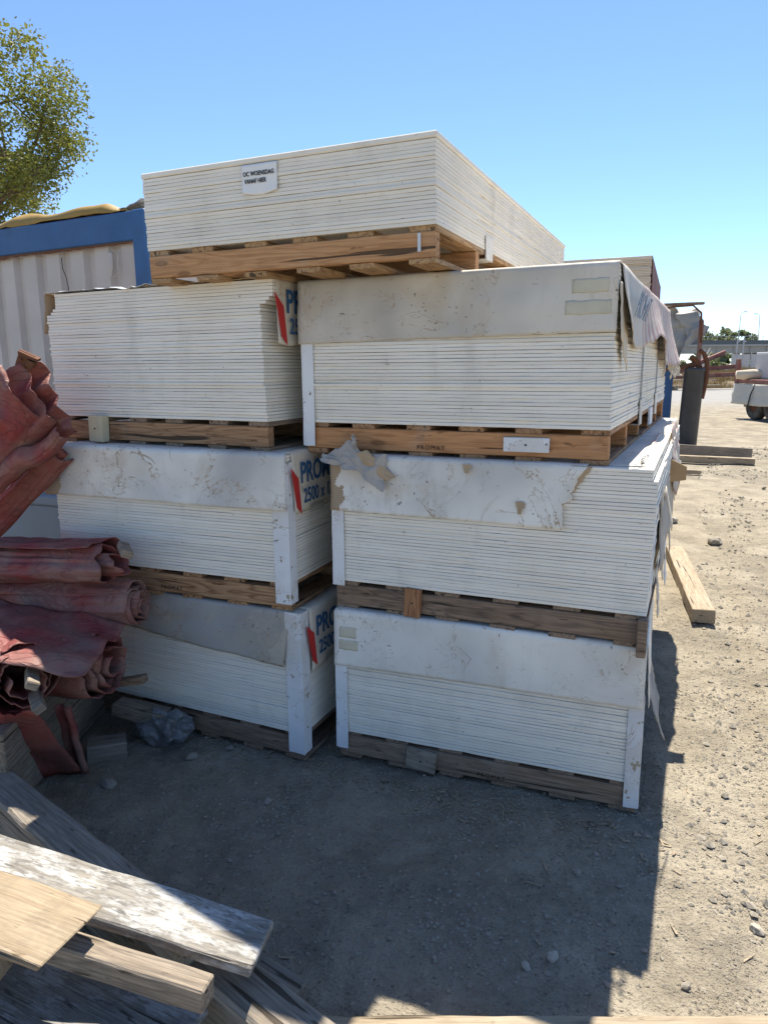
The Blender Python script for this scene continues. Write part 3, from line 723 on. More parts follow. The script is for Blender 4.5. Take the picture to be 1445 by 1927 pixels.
rD = roll('tarpaulin_roll', (-1.085, -.42, .53), (-1.85, .50, .42), .128, 2.9, 4, 'tarp', 'nearest dark red tarpaulin roll opening towards the viewer', .98, .10, .04, phase=2.6, open_=.32)
for (o, lx, ly, lz, rz_) in ((rD, -1.06, -.42, .55, .5), (rD, -1.05, -.42, .46, -.5), (rA, -.83, -.04, .925, .4)):
    me = box_me('wooden_core', (-.022, -.05, -.016), (.022, .08, .016), .004, .002, 2, 2); c = link('wooden_core', me, 'dirtywood', o)
    c.location = Vector((lx, ly, lz)) - o.location; c.rotation_euler = (.1, rz_, .5)
# loose sunlit sheet over the rolls
def fn(u, v):
    xx = -1.85 + .98 * u; yy = -.40 + .46 * v - .03 * u + .02 * nz(u * 5, 2)
    zz = .745 - .155 * u ** 1.6 - .05 * (1 - v) ** 2 * (1 - .3 * u) + .07 * (.2 - abs(nz(u * 3 + 1, v * 2.2, 3))) + .02 * nz(u * 8, v * 5, 6)
    return (xx, yy, zz)
o = sheet('tarpaulin_sheet', fn, 40, 26, .004, 'tarp'); tag(o, 'loose dusty tarpaulin sheet catching the sun on top of the nearest roll', 'tarpaulin', 'red tarpaulin rolls')
# upper bundle leaning on the left column
rF = empty('tarpaulin_bundle', (-1.75, .3, .95)); tag(rF, 'upper crumpled red tarpaulin bundle leaning beside the upper left pack', 'tarpaulin', 'red tarpaulin rolls')
def crease(x, y, z): return .25 - abs(nz(x, y, z))
def panel(name, c, y0, bulge, mat, seed, pleat=0.0, npl=4.0, cr=.03, nu=34, nv=34, roll_=.0):
    """folded tarpaulin panel between four corners (x, z): tl, tr, br, bl; bulges towards the front"""
    tl, tr, br, bl_ = [Vector((q[0], 0, q[1])) for q in c]
    def fn(u, v):
        p = tl.lerp(tr, u).lerp(bl_.lerp(br, u), v)
        tri = abs(((v * npl + .3 * nz(u * 2, seed)) % 1) - .5) * 2
        y = y0 - bulge * sin(pi * (.08 + .84 * v)) ** .6 - pleat * tri * (.4 + .6 * u) - cr * crease(p.x * 4.2 + p.z * 2.0 + seed, p.z * 4.2 - p.x * 2.0, seed) * 2.0 - .005 * nz(p.x * 17, p.z * 17, seed)
        w = .022 * nz(v * 2.6, seed) + .007 * nz(v * 9, seed + 2)
        y += roll_ * max(0, u - .86) * 5 + .22 * max(0, v - .88) * 6 * .2
        return Vector((p.x + w * u, y, p.z + .03 * nz(u * 3, seed + 5) + .012 * nz(u * 9, seed))) - rF.location
    return sheet(name, fn, nu, nv, .004, mat, rF)
panel('inner_layer', ((-1.62, 1.50), (-1.215, 1.668), (-1.105, 1.375), (-1.60, 1.02)), .30, .05, 'tarp_d', 3, .05, 3.2, .03)
panel('middle_layer', ((-1.70, 1.46), (-1.285, 1.665), (-1.165, 1.42), (-1.65, .98)), .25, .05, 'tarp', 5, .03, 2.3, .035)
panel('outer_layer', ((-1.95, 1.30), (-1.335, 1.655), (-1.215, 1.435), (-1.72, .88)), .20, .06, 'tarp', 7, .012, 1.6, .045, roll_=-.05)
panel('lower_fold', ((-1.56, 1.15), (-1.15, 1.405), (-1.125, 1.352), (-1.60, .99)), .20, .05, 'tarp', 9, .0, 1.0, .02)
bm = bmesh.new(); bbox(bm, (-.032, -.004, -.035), (.032, .004, .035)); bbox(bm, (-.03, -.02, .022), (.05, .016, .033)); bbox(bm, (.012, -.022, -.012), (.04, .018, .014))
for q in ((-.016, .0), (.006, -.02), (-.01, .022)): tube(bm, [(q[0], -.012, q[1]), (q[0], .012, q[1])], .005, 7)
c = link('metal_buckle', bmesh_me('metal_buckle', bm), 'rust', rF); c.location = Vector((-1.262, .19, 1.672)) - rF.location; c.rotation_euler = (.2, .45, .1)
rG = roll('tarpaulin_bundle', (-1.20, .33, 1.31), (-1.95, .40, .58), .065, 1.6, 8, 'tarp_d', 'brown tarpaulin strip sloping down under the upper bundle', .6, .06, .1, phase=.2, up=(0, -1, 0))
# cloth hanging to the ground under the nearest roll, and timber carrying the rolls
def fn(u, v): return (-1.62 + .52 * u + .05 * v, -.36 + .22 * v + .03 * sin(u * 8) * v + .02 * nz(u * 6, v * 3), .40 - .40 * v + .01 * nz(u * 8, v * 2, 3))
o = sheet('hanging_tarpaulin', fn, 26, 16, .004, 'tarp_d'); tag(o, 'dark red tarpaulin end hanging to the ground below the nearest roll', 'tarpaulin', 'red tarpaulin rolls')
def fn(u, v): return (-1.10 + .07 * u + .01 * nz(v * 5, 2), -.20 + .09 * v + .02 * sin(u * 6), .34 - .34 * v)
o = sheet('hanging_tarpaulin', fn, 8, 14, .004, 'tarp'); tag(o, 'narrow red tarpaulin strip hanging beside the dark block', 'tarpaulin', 'red tarpaulin rolls')
def timber(name, p0, p1, w, t, mat, label, cat='timber', roll_=0.0, seed=0, rough=.004, seg=14, bev=.004, group=None, taper=None):
    """timber whose TOP centre line runs p0 to p1; local x is its length"""
    p0, p1 = Vector(p0), Vector(p1); d = p1 - p0; Ln = d.length; d.normalize()
    s = Vector((0, 0, 1)).cross(d).normalized(); n = d.cross(s)
    if roll_: q = Matrix.Rotation(roll_, 3, d); s = q @ s; n = q @ n
    me = box_me(name, (0, -w / 2, -t), (Ln, w / 2, 0), bev, rough, seed, seg)
    if taper:
        for v in me.vertices: v.co.y *= 1 + (taper - 1) * v.co.x / Ln
    o = link(name, me, mat); o.matrix_world = Matrix.Translation(p0) @ Matrix((d, s, n)).transposed().to_4x4()
    tag(o, label, cat, group); return o
timber('timber_support', (-1.25, -.42, .335), (-1.25, .42, .325), .12, .165, 'dirtywood', 'dark timber carrying the tarpaulin rolls, upper of two', group='timber below the tarpaulin rolls')
timber('timber_support', (-1.28, -.38, .165), (-1.24, .45, .165), .14, .17, 'dirtywood', 'dark timber carrying the tarpaulin rolls, lower of two', seed=2, group='timber below the tarpaulin rolls')
timber('timber_block', (-1.08, .0, .07), (-.93, .06, .065), .10, .08, 'beam', 'small grey timber block on the ground below the rolls', seed=5, seg=3)
timber('timber_block', (-1.02, .22, .16), (-.78, .16, .13), .09, .06, 'dirtywood', 'dirty wedge of timber leaning under the third roll', seed=6, seg=4)
timber('timber_block', (-.93, -.01, .36), (-.79, -.05, .40), .045, .03, 'px_old', 'short splintered wood end poking from the third roll', seed=7, seg=3)
# plastic bag against the lower left pallet
bm = bmesh.new(); bmesh.ops.create_icosphere(bm, subdivisions=4, radius=1.0)
for v in bm.verts:
    c = v.co.copy(); k = 1 + .42 * nz(c.x * 2.1, c.y * 2.1, c.z * 2.1) + .22 * abs(nz(c.x * 5, c.y * 5, c.z * 5)) + .06 * nz(c.x * 13, c.y * 13, c.z * 13)
    v.co = Vector((c.x * .125 * k, c.y * .075 * k, max(-.055, c.z * .085 * k)))
o = link('plastic_bag', bmesh_me('plastic_bag', bm), 'bagfilm'); o.location = (-.80, .165, .05); o.rotation_euler = (0, 0, -.4)
tag(o, 'crumpled grey plastic bag wedged against the lower left pallet', 'bag')

# ------------------------------------------------------------------ wood pile in the lower left corner
timber('timber_beam', (-1.62, -.105, .185), (.18, -1.62, .185), .125, .185, 'beam', 'long thick weathered beam running diagonally over the shaded ground', seed=11, rough=.008, seg=26, bev=.009)
timber('wooden_board', (-1.25, -1.10, .50), (-.098, -1.332, .28), .165, .028, 'whitewash', 'whitewashed board lying across the diagonal beam', 'board', seed=12, rough=.004, seg=20, roll_=rad(-4))
po = timber('plywood_offcut', (-1.10, -1.26, .485), (-.487, -1.462, .425), .19, .0055, 'ply', 'tan plywood offcut on top of the wood pile', 'plywood', seed=13, rough=.006, seg=14, roll_=rad(-3))
for i in range(1, 4):
    c = link('ply_layer', box_me('ply_layer', (0, -.095, 0), (.646, .095, .0052), .001, .005, 30 + i, 14), 'plyedge' if i % 2 else 'ply', po); c.location = (-.004 - .002 * i, 0, -.0055 * (i + 1))
timber('timber_batten', (-.90, -1.30, .392), (-.19, -1.492, .325), .055, .06, 'dirtywood', 'short squared batten sticking out under the plywood offcut', seed=14, rough=.004, seg=14)
timber('timber_batten', (-1.1, -1.40, .38), (-.655, -1.45, .365), .07, .06, 'tan', 'pale batten end at the left edge of the wood pile', seed=15, rough=.003, seg=6)
timber('timber_block', (-.42, -1.16, .255), (-.28, -1.28, .25), .11, .07, 'beam', 'short block on the diagonal beam under the whitewashed board', seed=61, seg=3)
timber('wooden_sheet', (-1.15, -1.22, .175), (-.33, -1.62, .165), .50, .022, 'greypaint', 'grey painted sheet at the bottom of the wood pile', 'board', seed=16, rough=.006, seg=14)
timber('timber_offcut', (-.16, -1.15, .05), (-.03, -1.245, .058), .075, .05, 'beam', 'small grey offcut beside the whitewashed board end', seed=17, seg=3)
timber('timber_support', (-1.05, -1.75, .153), (-.75, -1.05, .153), .10, .153, 'dirtywood', 'low timber under the grey painted sheet', seed=18)
timber('timber_plank', (-.15, -1.352, .06), (1.75, -1.372, .06), .075, .06, 'tan', 'long pale plank lying along the bottom of the picture', 'plank', seed=19, rough=.004, seg=30)

# ------------------------------------------------------------------ timber on the right
timber('timber_beam', (2.245, 1.575, .092), (2.72, 3.25, .09), .14, .09, 'tan', 'squared tan timber lying on the sunlit dirt beside the right column', seed=21, rough=.004, seg=18)
timber('plank_on_edge', (5.0, 9.85, .28), (6.35, 9.15, .25), .04, .19, 'beam', 'grey plank standing on edge beside the black pipe', 'plank', seed=22, seg=10)
timber('timber_plank', (4.9, 9.55, .12), (6.30, 8.95, .11), .14, .10, 'tan', 'tan plank lying in front of the grey plank on edge', 'plank', seed=23, seg=10)
timber('timber_plank', (4.2, 8.2, .075), (5.0, 8.0, .06), .10, .06, 'tan', 'short narrow plank on the dirt nearer than the grey plank', 'plank', seed=24, seg=6)

# ------------------------------------------------------------------ stones and gravel
def stone_me(seed):
    bm = bmesh.new(); bmesh.ops.create_icosphere(bm, subdivisions=2, radius=1.0)
    for v in bm.verts:
        c = v.co.copy(); k = 1 + .38 * nz(c.x * 1.2 + seed, c.y * 1.2, c.z * 1.2) + .12 * nz(c.x * 3 + seed, c.y * 3, c.z * 3)
        v.co = Vector((c.x * k, c.y * .75 * k, c.z * .55 * k))
    return bmesh_me('stone', bm)
SM = [stone_me(s * 5.3) for s in range(6)]
SG = [m_.copy() for m_ in SM]
for m_ in SM: m_.materials.append(M['stone'])
for m_ in SG: m_.materials.append(M['pale'])
def stone(x, y, s, label, i, pale=False, group='stones lying on the ground'):
    o = bpy.data.objects.new('stone', (SG if pale else SM)[i % 6]); COL.objects.link(o)
    o.location = (x, y, gz(x, y) + s * .3); o.scale = (s, s, s); o.rotation_euler = (R.uniform(-.4, .4), R.uniform(-.4, .4), R.uniform(0, 6))
    tag(o, label, 'stone', group)
big = [(-.916, -.199, .034, 'flat grey stone in the shade beyond the diagonal beam'), (-.633, .007, .030, 'rounded stone in front of the lower left pallet'),
       (.666, -1.08, .021, 'pale stone in the shade near the bottom plank'), (.585, -1.107, .016, 'small stone beside the pale one near the bottom plank'),
       (-.261, -.309, .018, 'lone stone in the middle of the left shaded ground'), (1.306, -.958, .024, 'whitish stone on sunlit dirt at the right edge'),
       (3.318, 3.778, .085, 'largest grey stone on sunlit dirt right of the tan timber'), (3.237, 4.635, .075, 'pale round stone beside the right column'),
       (1.001, -1.176, .015, 'small stone just right of the stack shadow'), (.825, -.732, .016, 'dark clod in the shade below the lower right pack'),
       (-.487, .071, .020, 'stone against the front of the lower left pallet')]
for i, q in enumerate(big): stone(q[0], q[1], q[2], q[3], i, 'pale' in q[3] or 'whitish' in q[3])
r5 = random.Random(5)
for i in range(34):
    x, y = r5.uniform(-.5, 1.0), r5.uniform(-1.2, -.45)
    if y > -.43 * (x) - .12: y = -.9
    stone(x, y, r5.uniform(.006, .012), 'small loose stone on the shaded ground in front of the stacks', i, False, 'small stones in the shade')
for i in range(70):
    y = r5.uniform(-1.0, 9.5); x = 1.25 + .42 * (y + .4) + r5.uniform(.25, 2.2) * (1 + .12 * y)
    stone(x, y, r5.uniform(.010, .022) * (1 + .10 * max(0, y)), 'loose stone on the sunlit dirt right of the stacks', i, i % 3 == 0, 'stones on the sunlit dirt')
gvv, gff = [], []
def pebble(x, y, s):
    b = len(gvv); z = gz(x, y) + s * .15; an = r5.uniform(0, 6)
    for k in range(5):
        q = an + k * 1.2566; w = s * r5.uniform(.7, 1.25); gvv.append((x + cos(q) * w, y + sin(q) * w, z + s * r5.uniform(-.2, .2)))
    gvv.append((x + s * r5.uniform(-.3, .3), y, z + s * r5.uniform(.4, .9))); gvv.append((x, y, z - s * .6))
    for k in range(5): gff.append((b + k, b + (k + 1) % 5, b + 5)); gff.append((b + (k + 1) % 5, b + k, b + 6))
cent = [(r5.uniform(-1, 2.4), r5.uniform(-1.4, 1.5)) for _ in range(60)]
for i in range(30000):
    if i % 2:
        c = cent[r5.randrange(60)]; x, y = r5.gauss(c[0], .11), r5.gauss(c[1], .08)
    else: x, y = r5.uniform(-1.5, 2.8), r5.uniform(-1.5, 2.4)
    pebble(x, y, .0017 + .0068 * r5.random() ** 3.0)
for i in range(14000):
    y = -.9 + 12.5 * r5.random() ** 1.5; x = 1.4 + .42 * y + r5.uniform(.1, 3.2) * (1 + .1 * y)
    if nz(x * .9, y * .5, 4) < -.15: continue
    pebble(x, y, (.003 + .015 * r5.random() ** 2.8) * (1 + .07 * max(0, y)))
tag(link('gravel', mesh('gravel', gvv, gff), 'pebble'), 'fine gravel and clods strewn over the dusty ground', 'gravel', kind='stuff')

# board crumbs and splinters around the pallets
lv, lf = [], []
for i in range(420):
    t_ = r5.random()
    if i % 3: x, y = -1.1 + 2.3 * t_, .42 - .42 * 2.3 * t_ - abs(r5.gauss(0, .10)) - .02
    else: x, y = r5.uniform(-.6, 2.6), r5.uniform(-1.2, 1.8)
    z = gz(x, y) + .003; a_ = r5.uniform(0, 6.3); L_ = r5.uniform(.004, .03) * (1 if i % 2 else .5); w_ = r5.uniform(.0012, .004) * (1 if i % 2 else 1.8); b_ = len(lv)
    for (p_, q_) in ((-L_, -w_), (L_, -w_ * .4), (L_ * .9, w_ * .5), (-L_ * .8, w_)):
        for zz in (0, .0025): lv.append((x + cos(a_) * p_ - sin(a_) * q_, y + sin(a_) * p_ + cos(a_) * q_, z + zz))
    lf += [(b_, b_ + 2, b_ + 4, b_ + 6), (b_ + 1, b_ + 7, b_ + 5, b_ + 3)] + [(b_ + 2 * k_, b_ + 2 * k_ + 1, b_ + (2 * k_ + 3) % 8, b_ + (2 * k_ + 2) % 8) for k_ in range(4)]
tag(link('litter', mesh('litter', lv, lf), 'tan'), 'splinters and crumbs scattered on the ground around the pallets', 'litter', kind='stuff')

# ------------------------------------------------------------------ container on the left, with tarpaulins on top
cdir = Vector((-.8835, .4685, 0)); cang = math.atan2(cdir.y, cdir.x)
C0 = Vector((-1.26, 1.893, 0)); HC = 2.6; CL = 6.0
croot = empty('shipping_container', (C0.x, C0.y, 0), cang); tag(croot, 'white corrugated container with blue frame behind the left column', 'container')
# local x runs left along the wall, local y is towards the camera for positive values
prof = []; xx = .13
while xx < CL - .15:
    prof += [(xx, 0), (xx + .125, 0), (xx + .148, -.036), (xx + .215, -.036)]; xx += .238
v, f = [], []
for (a_, b_) in prof: v += [(a_, b_ - .03, .16), (a_, b_ - .03, HC - .165)]
for i in range(len(prof) - 1): f.append((2 * i, 2 * i + 2, 2 * i + 3, 2 * i + 1))
o = link('corrugated_wall', mesh('corrugated_wall', v, f), 'cwhite', croot); md = o.modifiers.new('t', 'SOLIDIFY'); md.thickness = .003
link('top_rail', box_me('top_rail', (.0, -.10, HC - .175), (CL, .012, HC), .006, .002, 1, 20), 'cblue', croot)
link('bottom_rail', box_me('bottom_rail', (.16, -.10, .0), (CL, .0, .16), .006), 'cblue', croot)
link('corner_post', box_me('corner_post', (-.005, -.14, .0), (.105, .016, HC + .004), .008), 'cblue', croot)
link('end_wall', box_me('end_wall', (.02, -2.3, .1), (.06, -.14, HC - .1), .004), 'cwhite', croot)
link('roof', box_me('roof', (.02, -2.35, HC - .05), (CL, -.10, HC - .01), .004), 'cwhite', croot)
def fn(u, v): return (.12 + 3.2 * u, .0045 + .003 * nz(u * 40, v * 3), HC - .178 - (.012 + .016 * abs(nz(u * 30, 3)) + .02 * max(0, nz(u * 11, 8))) * v)
sheet('rust_seam', fn, 120, 3, .002, 'rust', croot, False)
bm = bmesh.new(); tube(bm, [(.30, .0, 2.37), (.30, .014, 2.36), (.298, .02, 2.28), (.305, .018, 2.22)], [.008, .014, .016, .006], 7)
tube(bm, [(.24, .0, 2.38), (.24, .016, 2.34), (.245, .016, 2.23), (.29, .014, 2.21)], .004, 6)
link('door_latch', bmesh_me('door_latch', bm), 'cwhite', croot)
bm = bmesh.new(); tube(bm, [(.78, .001, 2.37), (.775, .004, 2.30), (.745, .006, 2.24), (.735, .004, 2.17), (.742, .005, 2.12)], .003, 5)
link('dangling_cord', bmesh_me('dangling_cord', bm), 'nail', croot)
wx = C0 + cdir * .5
def cpt(l, d, z):            # point in the container's frame
    n = Vector((-cdir.y, cdir.x, 0)); return C0 + cdir * l + n * d + Vector((0, 0, z))
def fn(u, v):
    l = .16 + 1.55 * u; e = sin(pi * min(1, u * 1.05)) ** .7
    z = HC + .008 + (.125) * e * min(1, v * 9) ** .6 * (1 - .5 * v) * (.8 + .4 * nz(u * 3, 1)) + .05 * (.15 - abs(nz(u * 4, v * 3, 2)))
    return cpt(l, .004 - .65 * v, max(HC + .005, z))
o = sheet('yellow_tarpaulin', fn, 40, 20, .004, 'tarp_y'); tag(o, 'dirty yellow tarpaulin lying on the container roof', 'tarpaulin')
def fn(u, v):
    l = 1.15 + 2.6 * u; z = HC + .006 + .095 * sin(pi * min(1, .08 + u)) ** .5 * min(1, v * 4) ** .6 + .02 * nz(u * 8, v * 4, 5)
    return cpt(l, -.03 - .6 * v, z)
o = sheet('grey_tarpaulin', fn, 40, 18, .004, 'tarp_g'); tag(o, 'grey tarpaulin bulging on the left of the container roof', 'tarpaulin')
def fn(u, v):
    return cpt(.36 - .5 * u, -.05 - .4 * v, HC + .008 + .11 * u ** .8 * (1 - .3 * abs(v - .4)) + .02 * nz(u * 8, v * 6, 5))
o = sheet('plastic_cover', fn, 16, 14, .002, 'film', None, False); tag(o, 'translucent grey plastic sheet at the container corner, behind the topmost pack', 'plastic sheet')
# blue grey metal chest beside the container
ch = empty('metal_chest', (-1.88, 1.42, 0), rad(-22)); tag(ch, 'blue grey metal chest in the shade between container and left column', 'chest')
link('body', box_me('body', (-.32, 0, .0), (.22, .45, .84), .006), 'bluegrey', ch)
link('lid', box_me('lid', (-.335, -.015, .841), (.235, .465, .905), .012), 'bluegrey', ch)

# ------------------------------------------------------------------ trees
def tree(name, base, height, crown, n, leaf, label, mat='leaf', seed=0, group=None, nclump=90, trunk_r=.16, limbs=9):
    root = empty(name, base); tag(root, label, 'tree', group); r = random.Random(seed); B = Vector(base)
    (cx, cy, cz), (ax, ay, az) = crown; Cc = Vector((cx, cy, cz)) - B
    bm = bmesh.new(); top = Cc + Vector((0, 0, az * .3))
    tube(bm, [(0, 0, -.1), top * .3 + Vector((.05, .1, 0)), top * .65, top], [trunk_r, trunk_r * .8, trunk_r * .55, trunk_r * .12], 9)
    link('trunk', bmesh_me('trunk', bm, True), 'bark', root)
    cl = []
    for i in range(nclump):
        while True:
            q = Vector((r.uniform(-1, 1), r.uniform(-1, 1), r.uniform(-1, 1)))
            if .25 < q.length < 1: break
        q *= (.55 + .45 * r.random()) / max(q.length, .3) * (1 + .55 * nz(q.x * 2.6 + seed, q.y * 2.6, q.z * 2.6))
        cl.append(Cc + Vector((q.x * ax, q.y * ay, q.z * az)))
    for i in range(limbs):
        e = cl[i * 3 % len(cl)]; s = top * r.uniform(.45, .9); mid = s.lerp(e, .5) + Vector((r.uniform(-.2, .2), r.uniform(-.2, .2), .25 * az * r.random()))
        bm = bmesh.new(); tube(bm, [s, mid, e], [trunk_r * .38, trunk_r * .2, trunk_r * .05], 6)
        for k in range(4):
            e2 = cl[r.randrange(len(cl))]
            if (e2 - e).length < ax * 1.0: tube(bm, [mid.lerp(e, .5), e.lerp(e2, .5) + Vector((0, 0, .1)), e2], [trunk_r * .12, trunk_r * .08, trunk_r * .03], 5)
        link('limb', bmesh_me('limb', bm, True), 'bark', root)
    v, f = [], []
    for i in range(n):
        c = cl[r.randrange(len(cl))]; sp = .105 * (ax + az) / 2
        cg = lambda q: max(-1.7 * q, min(1.7 * q, r.gauss(0, q)))
        p = c + Vector((cg(sp), cg(sp), cg(sp * .75)))
        a = Vector((r.gauss(0, 1), r.gauss(0, 1), r.gauss(0, .6))).normalized(); b = a.cross(Vector((r.gauss(0, 1), r.gauss(0, 1), r.gauss(0, 1)))).normalized()
        s = leaf * r.uniform(.6, 1.35); k = len(v); nrm = a.cross(b) * s * .2
        v += [p - a * s, p + b * s * .55 + nrm, p + a * s, p - b * s * .55 + nrm]; f.append((k, k + 1, k + 2, k + 3))
    link('crown', mesh('crown', v, f), mat, root)
    return root
tree('plane_tree', (-6.9, 9.4, 0), 7, ((-6.1, 9.0, 5.12), (1.95, 1.8, 1.55)), 25000, .033, 'broad leaved tree rising behind the container on the left', seed=3, nclump=95, limbs=20, trunk_r=.22)

# ------------------------------------------------------------------ yard things behind the right column
pr = empty('steel_drum_pipe', (6.33, 11.75, 0), 0, 0, rad(2)); tag(pr, 'dusty black pipe standing upright on the dirt', 'pipe')
bm = bmesh.new(); n = 28
rings = []
for (rr, zz) in ((.185, -.03), (.19, .0), (.19, 1.50), (.195, 1.51), (.195, 1.57), (.175, 1.57), (.172, .2)):
    rings.append([bm.verts.new((cos(2 * pi * k / n) * rr * (1 + .012 * nz(cos(k) * 2, sin(k) * 2, zz)), sin(2 * pi * k / n) * rr, zz)) for k in range(n)])
for i in range(len(rings) - 1):
    for k in range(n): bm.faces.new((rings[i][k], rings[i][(k + 1) % n], rings[i + 1][(k + 1) % n], rings[i + 1][k]))
bm.faces.new(rings[-1]); link('pipe_wall', bmesh_me('pipe_wall', bm, True), 'blackpipe', pr)
br = empty('rusty_bracket', (6.33, 11.75, 1.56)); tag(br, 'rusty bent steel bars standing in the top of the black pipe', 'scrap metal')
bm = bmesh.new(); bbox(bm, (.08, -.02, -.05), (.15, .02, .92)); bbox(bm, (.085, -.03, .60), (.155, .03, .905))
for i in range(14): bbox(bm, (.075, -.024, .02 + i * .045), (.155, -.018, .035 + i * .045))
link('upright_bar', bmesh_me('upright_bar', bm), 'redsteel', br)
bm = bmesh.new(); tube(bm, [(-.62, -.05, -.02), (-.3, -.02, .0), (.0, .0, .06), (.14, .02, .12)], [.035, .045, .06, .05], 6); tube(bm, [(-.05, -.05, .22), (.05, -.02, .15), (.16, .0, .0)], .05, 6)
link('cross_bar', bmesh_me('cross_bar', bm), 'rust', br)
bm = bmesh.new(); tube(bm, [(.12, -.02, .34), (.20, -.03, .28), (.27, -.04, .10), (.28, -.04, -.2), (.25, -.04, -.42), (.22, -.04, -.60)], .045, 6)
link('bent_bar', bmesh_me('bent_bar', bm), 'rust', br)
bl = empty('blue_steel_rack', (6.02, 12.2, 0), rad(-18)); tag(bl, 'blue steel post of a rack behind the right column', 'rack')
link('post', box_me('post', (-.11, -.09, -.02), (.11, .09, 2.45), .01), 'cblue', bl)
link('back_panel', box_me('back_panel', (-1.2, .06, .1), (-.12, .09, 2.0), .004), 'rust', bl)
link('crossbeam', box_me('crossbeam', (-1.25, -.06, 2.2), (.10, .06, 2.40), .006), 'rust', bl)
link('post', box_me('post', (-1.38, -.09, -.02), (-1.2, .09, 2.45), .01), 'cblue', bl)
def fn(u, v):
    s = v * 1.9; xx = -.75 + 1.33 * u; k = nz(u * 5, v * 4, 2) * 1.5 + .6 * nz(u * 13, v * 9, 5)
    if s < .5: return Vector((6.02 + xx * .95 + .03 * k, 12.45 - s * .8, 2.72 + .05 * k + .05 * sin(u * 5)))
    q = s - .5; return Vector((6.02 + xx * .92 + .10 * k + .05 * sin(u * 14) * q, 12.05 - .12 * q - .05 * sin(u * 9) + .05 * k, 2.70 - q * (.5 + .28 * sin(u * 4)) + .05 * sin(u * 5) + .04 * k))
o = sheet('draped_tarpaulin', fn, 36, 28, .006, 'tarp_g', None, False); tag(o, 'torn grey tarpaulin draped over the blue steel rack', 'tarpaulin')
timber('timber_plank', (5.2, 12.1, 2.81), (6.55, 11.95, 2.84), .12, .05, 'px_old', 'short brown plank on top of the draped grey tarpaulin', 'plank', seed=31, seg=5)
bm = bmesh.new(); tube(bm, [(0, 0, 0), (.5, -.08, .03), (.62, -.2, -.12), (.66, -.22, -.7)], .02, 6)
o = link('rusty_rod', bmesh_me('rusty_rod', bm), 'rust'); o.location = (5.80, 11.93, 2.74); tag(o, 'thin rusty rod bent over the draped tarpaulin', 'rod')

# trailer at the right edge: its long side recedes, rear end farthest
tr = empty('flatbed_trailer', (11.2, 20.0, 0)); tag(tr, 'dusty flatbed trailer with grey side skirt at the right edge', 'trailer')
link('bed', box_me('bed', (.0, -9.0, 1.05), (2.4, .0, 1.17), .01), 'redsteel', tr)
link('stake', box_me('stake', (-.04, -.12, .95), (.06, .04, 1.78), .01), 'redsteel', tr)
link('chassis', box_me('chassis', (.5, -8.6, .62), (.8, -.2, 1.04), .01), 'rust', tr)
link('bumper', box_me('bumper', (.05, -.9, .34), (2.3, -.5, .55), .02), 'dirtywood', tr)
def fn(u, v):
    return (-.03 - .05 * v - .03 * nz(u * 14, v * 3) - .015 * sin(u * 40), .05 - 8.6 * u, 1.04 - .62 * v * (1 + .05 * nz(u * 9, 2)))
sheet('side_skirt', fn, 60, 12, .01, 'skirt', tr)
bm = bmesh.new(); tube(bm, [(-.02, -1.25, 1.06), (-.11, -1.20, .75), (-.13, -1.1, .35), (-.1, -1.1, .2)], .022, 6); link('strap', bmesh_me('strap', bm), 'nail', tr)
for wy in (-1.15, -2.2, -3.25):
    w = empty('wheel', (.0, wy, .47)); w.parent = tr
    bm = bmesh.new(); n = 28; prof_ = [(.26, .03), (.30, .0), (.44, .01), (.475, .05), (.475, .24), (.44, .28), (.26, .28)]
    rg = [[bm.verts.new((b_, cos(2 * pi * k / n) * a_, sin(2 * pi * k / n) * a_)) for k in range(n)] for a_, b_ in prof_]
    for i in range(len(rg) - 1):
        for k in range(n): bm.faces.new((rg[i][k], rg[i][(k + 1) % n], rg[i + 1][(k + 1) % n], rg[i + 1][k]))
    link('tyre', bmesh_me('tyre', bm), 'tyre', w)
    bm = bmesh.new(); prof_ = [(.27, .03), (.22, .07), (.12, .09), (.08, .02), (.0001, .02)]
    rg = [[bm.verts.new((b_, cos(2 * pi * k / n) * a_, sin(2 * pi * k / n) * a_)) for k in range(n)] for a_, b_ in prof_]
    for i in range(len(rg) - 1):
        for k in range(n): bm.faces.new((rg[i][k], rg[i][(k + 1) % n], rg[i + 1][(k + 1) % n], rg[i + 1][k]))
    link('rim', bmesh_me('rim', bm), 'redsteel' if wy < -2 else 'rust', w)
gb = empty('grey_cabinet', (12.1, 18.6, 1.172)); tag(gb, 'pale grey cabinet standing on the trailer bed', 'cabinet')
link('body', box_me('body', (-.55, -1.2, 0), (.8, 1.0, .80), .02), 'greybox', gb)
link('door', box_me('door', (-.575, -1.0, .05), (-.552, -.1, .75), .006), 'greybox', gb)
link('door', box_me('door', (-.575, -.05, .05), (-.552, .9, .75), .006), 'greybox', gb)
bm = bmesh.new()
for i in range(5):
    pass
tube(bm, [(0, -.45, 0), (.05, 0, .02), (.0, .45, 0)], [.11, .14, .12], 14)
for v_ in bm.verts: v_.co += mn.noise_vector(v_.co * 5) * .03
o = link('cloth_roll', bmesh_me('cloth_roll', bm, True), 'kraft_pale'); o.location = (11.35, 19.3, 1.30); o.rotation_euler = (0, 0, 1.1); tag(o, 'pale cloth roll lying on the trailer bed', 'roll')

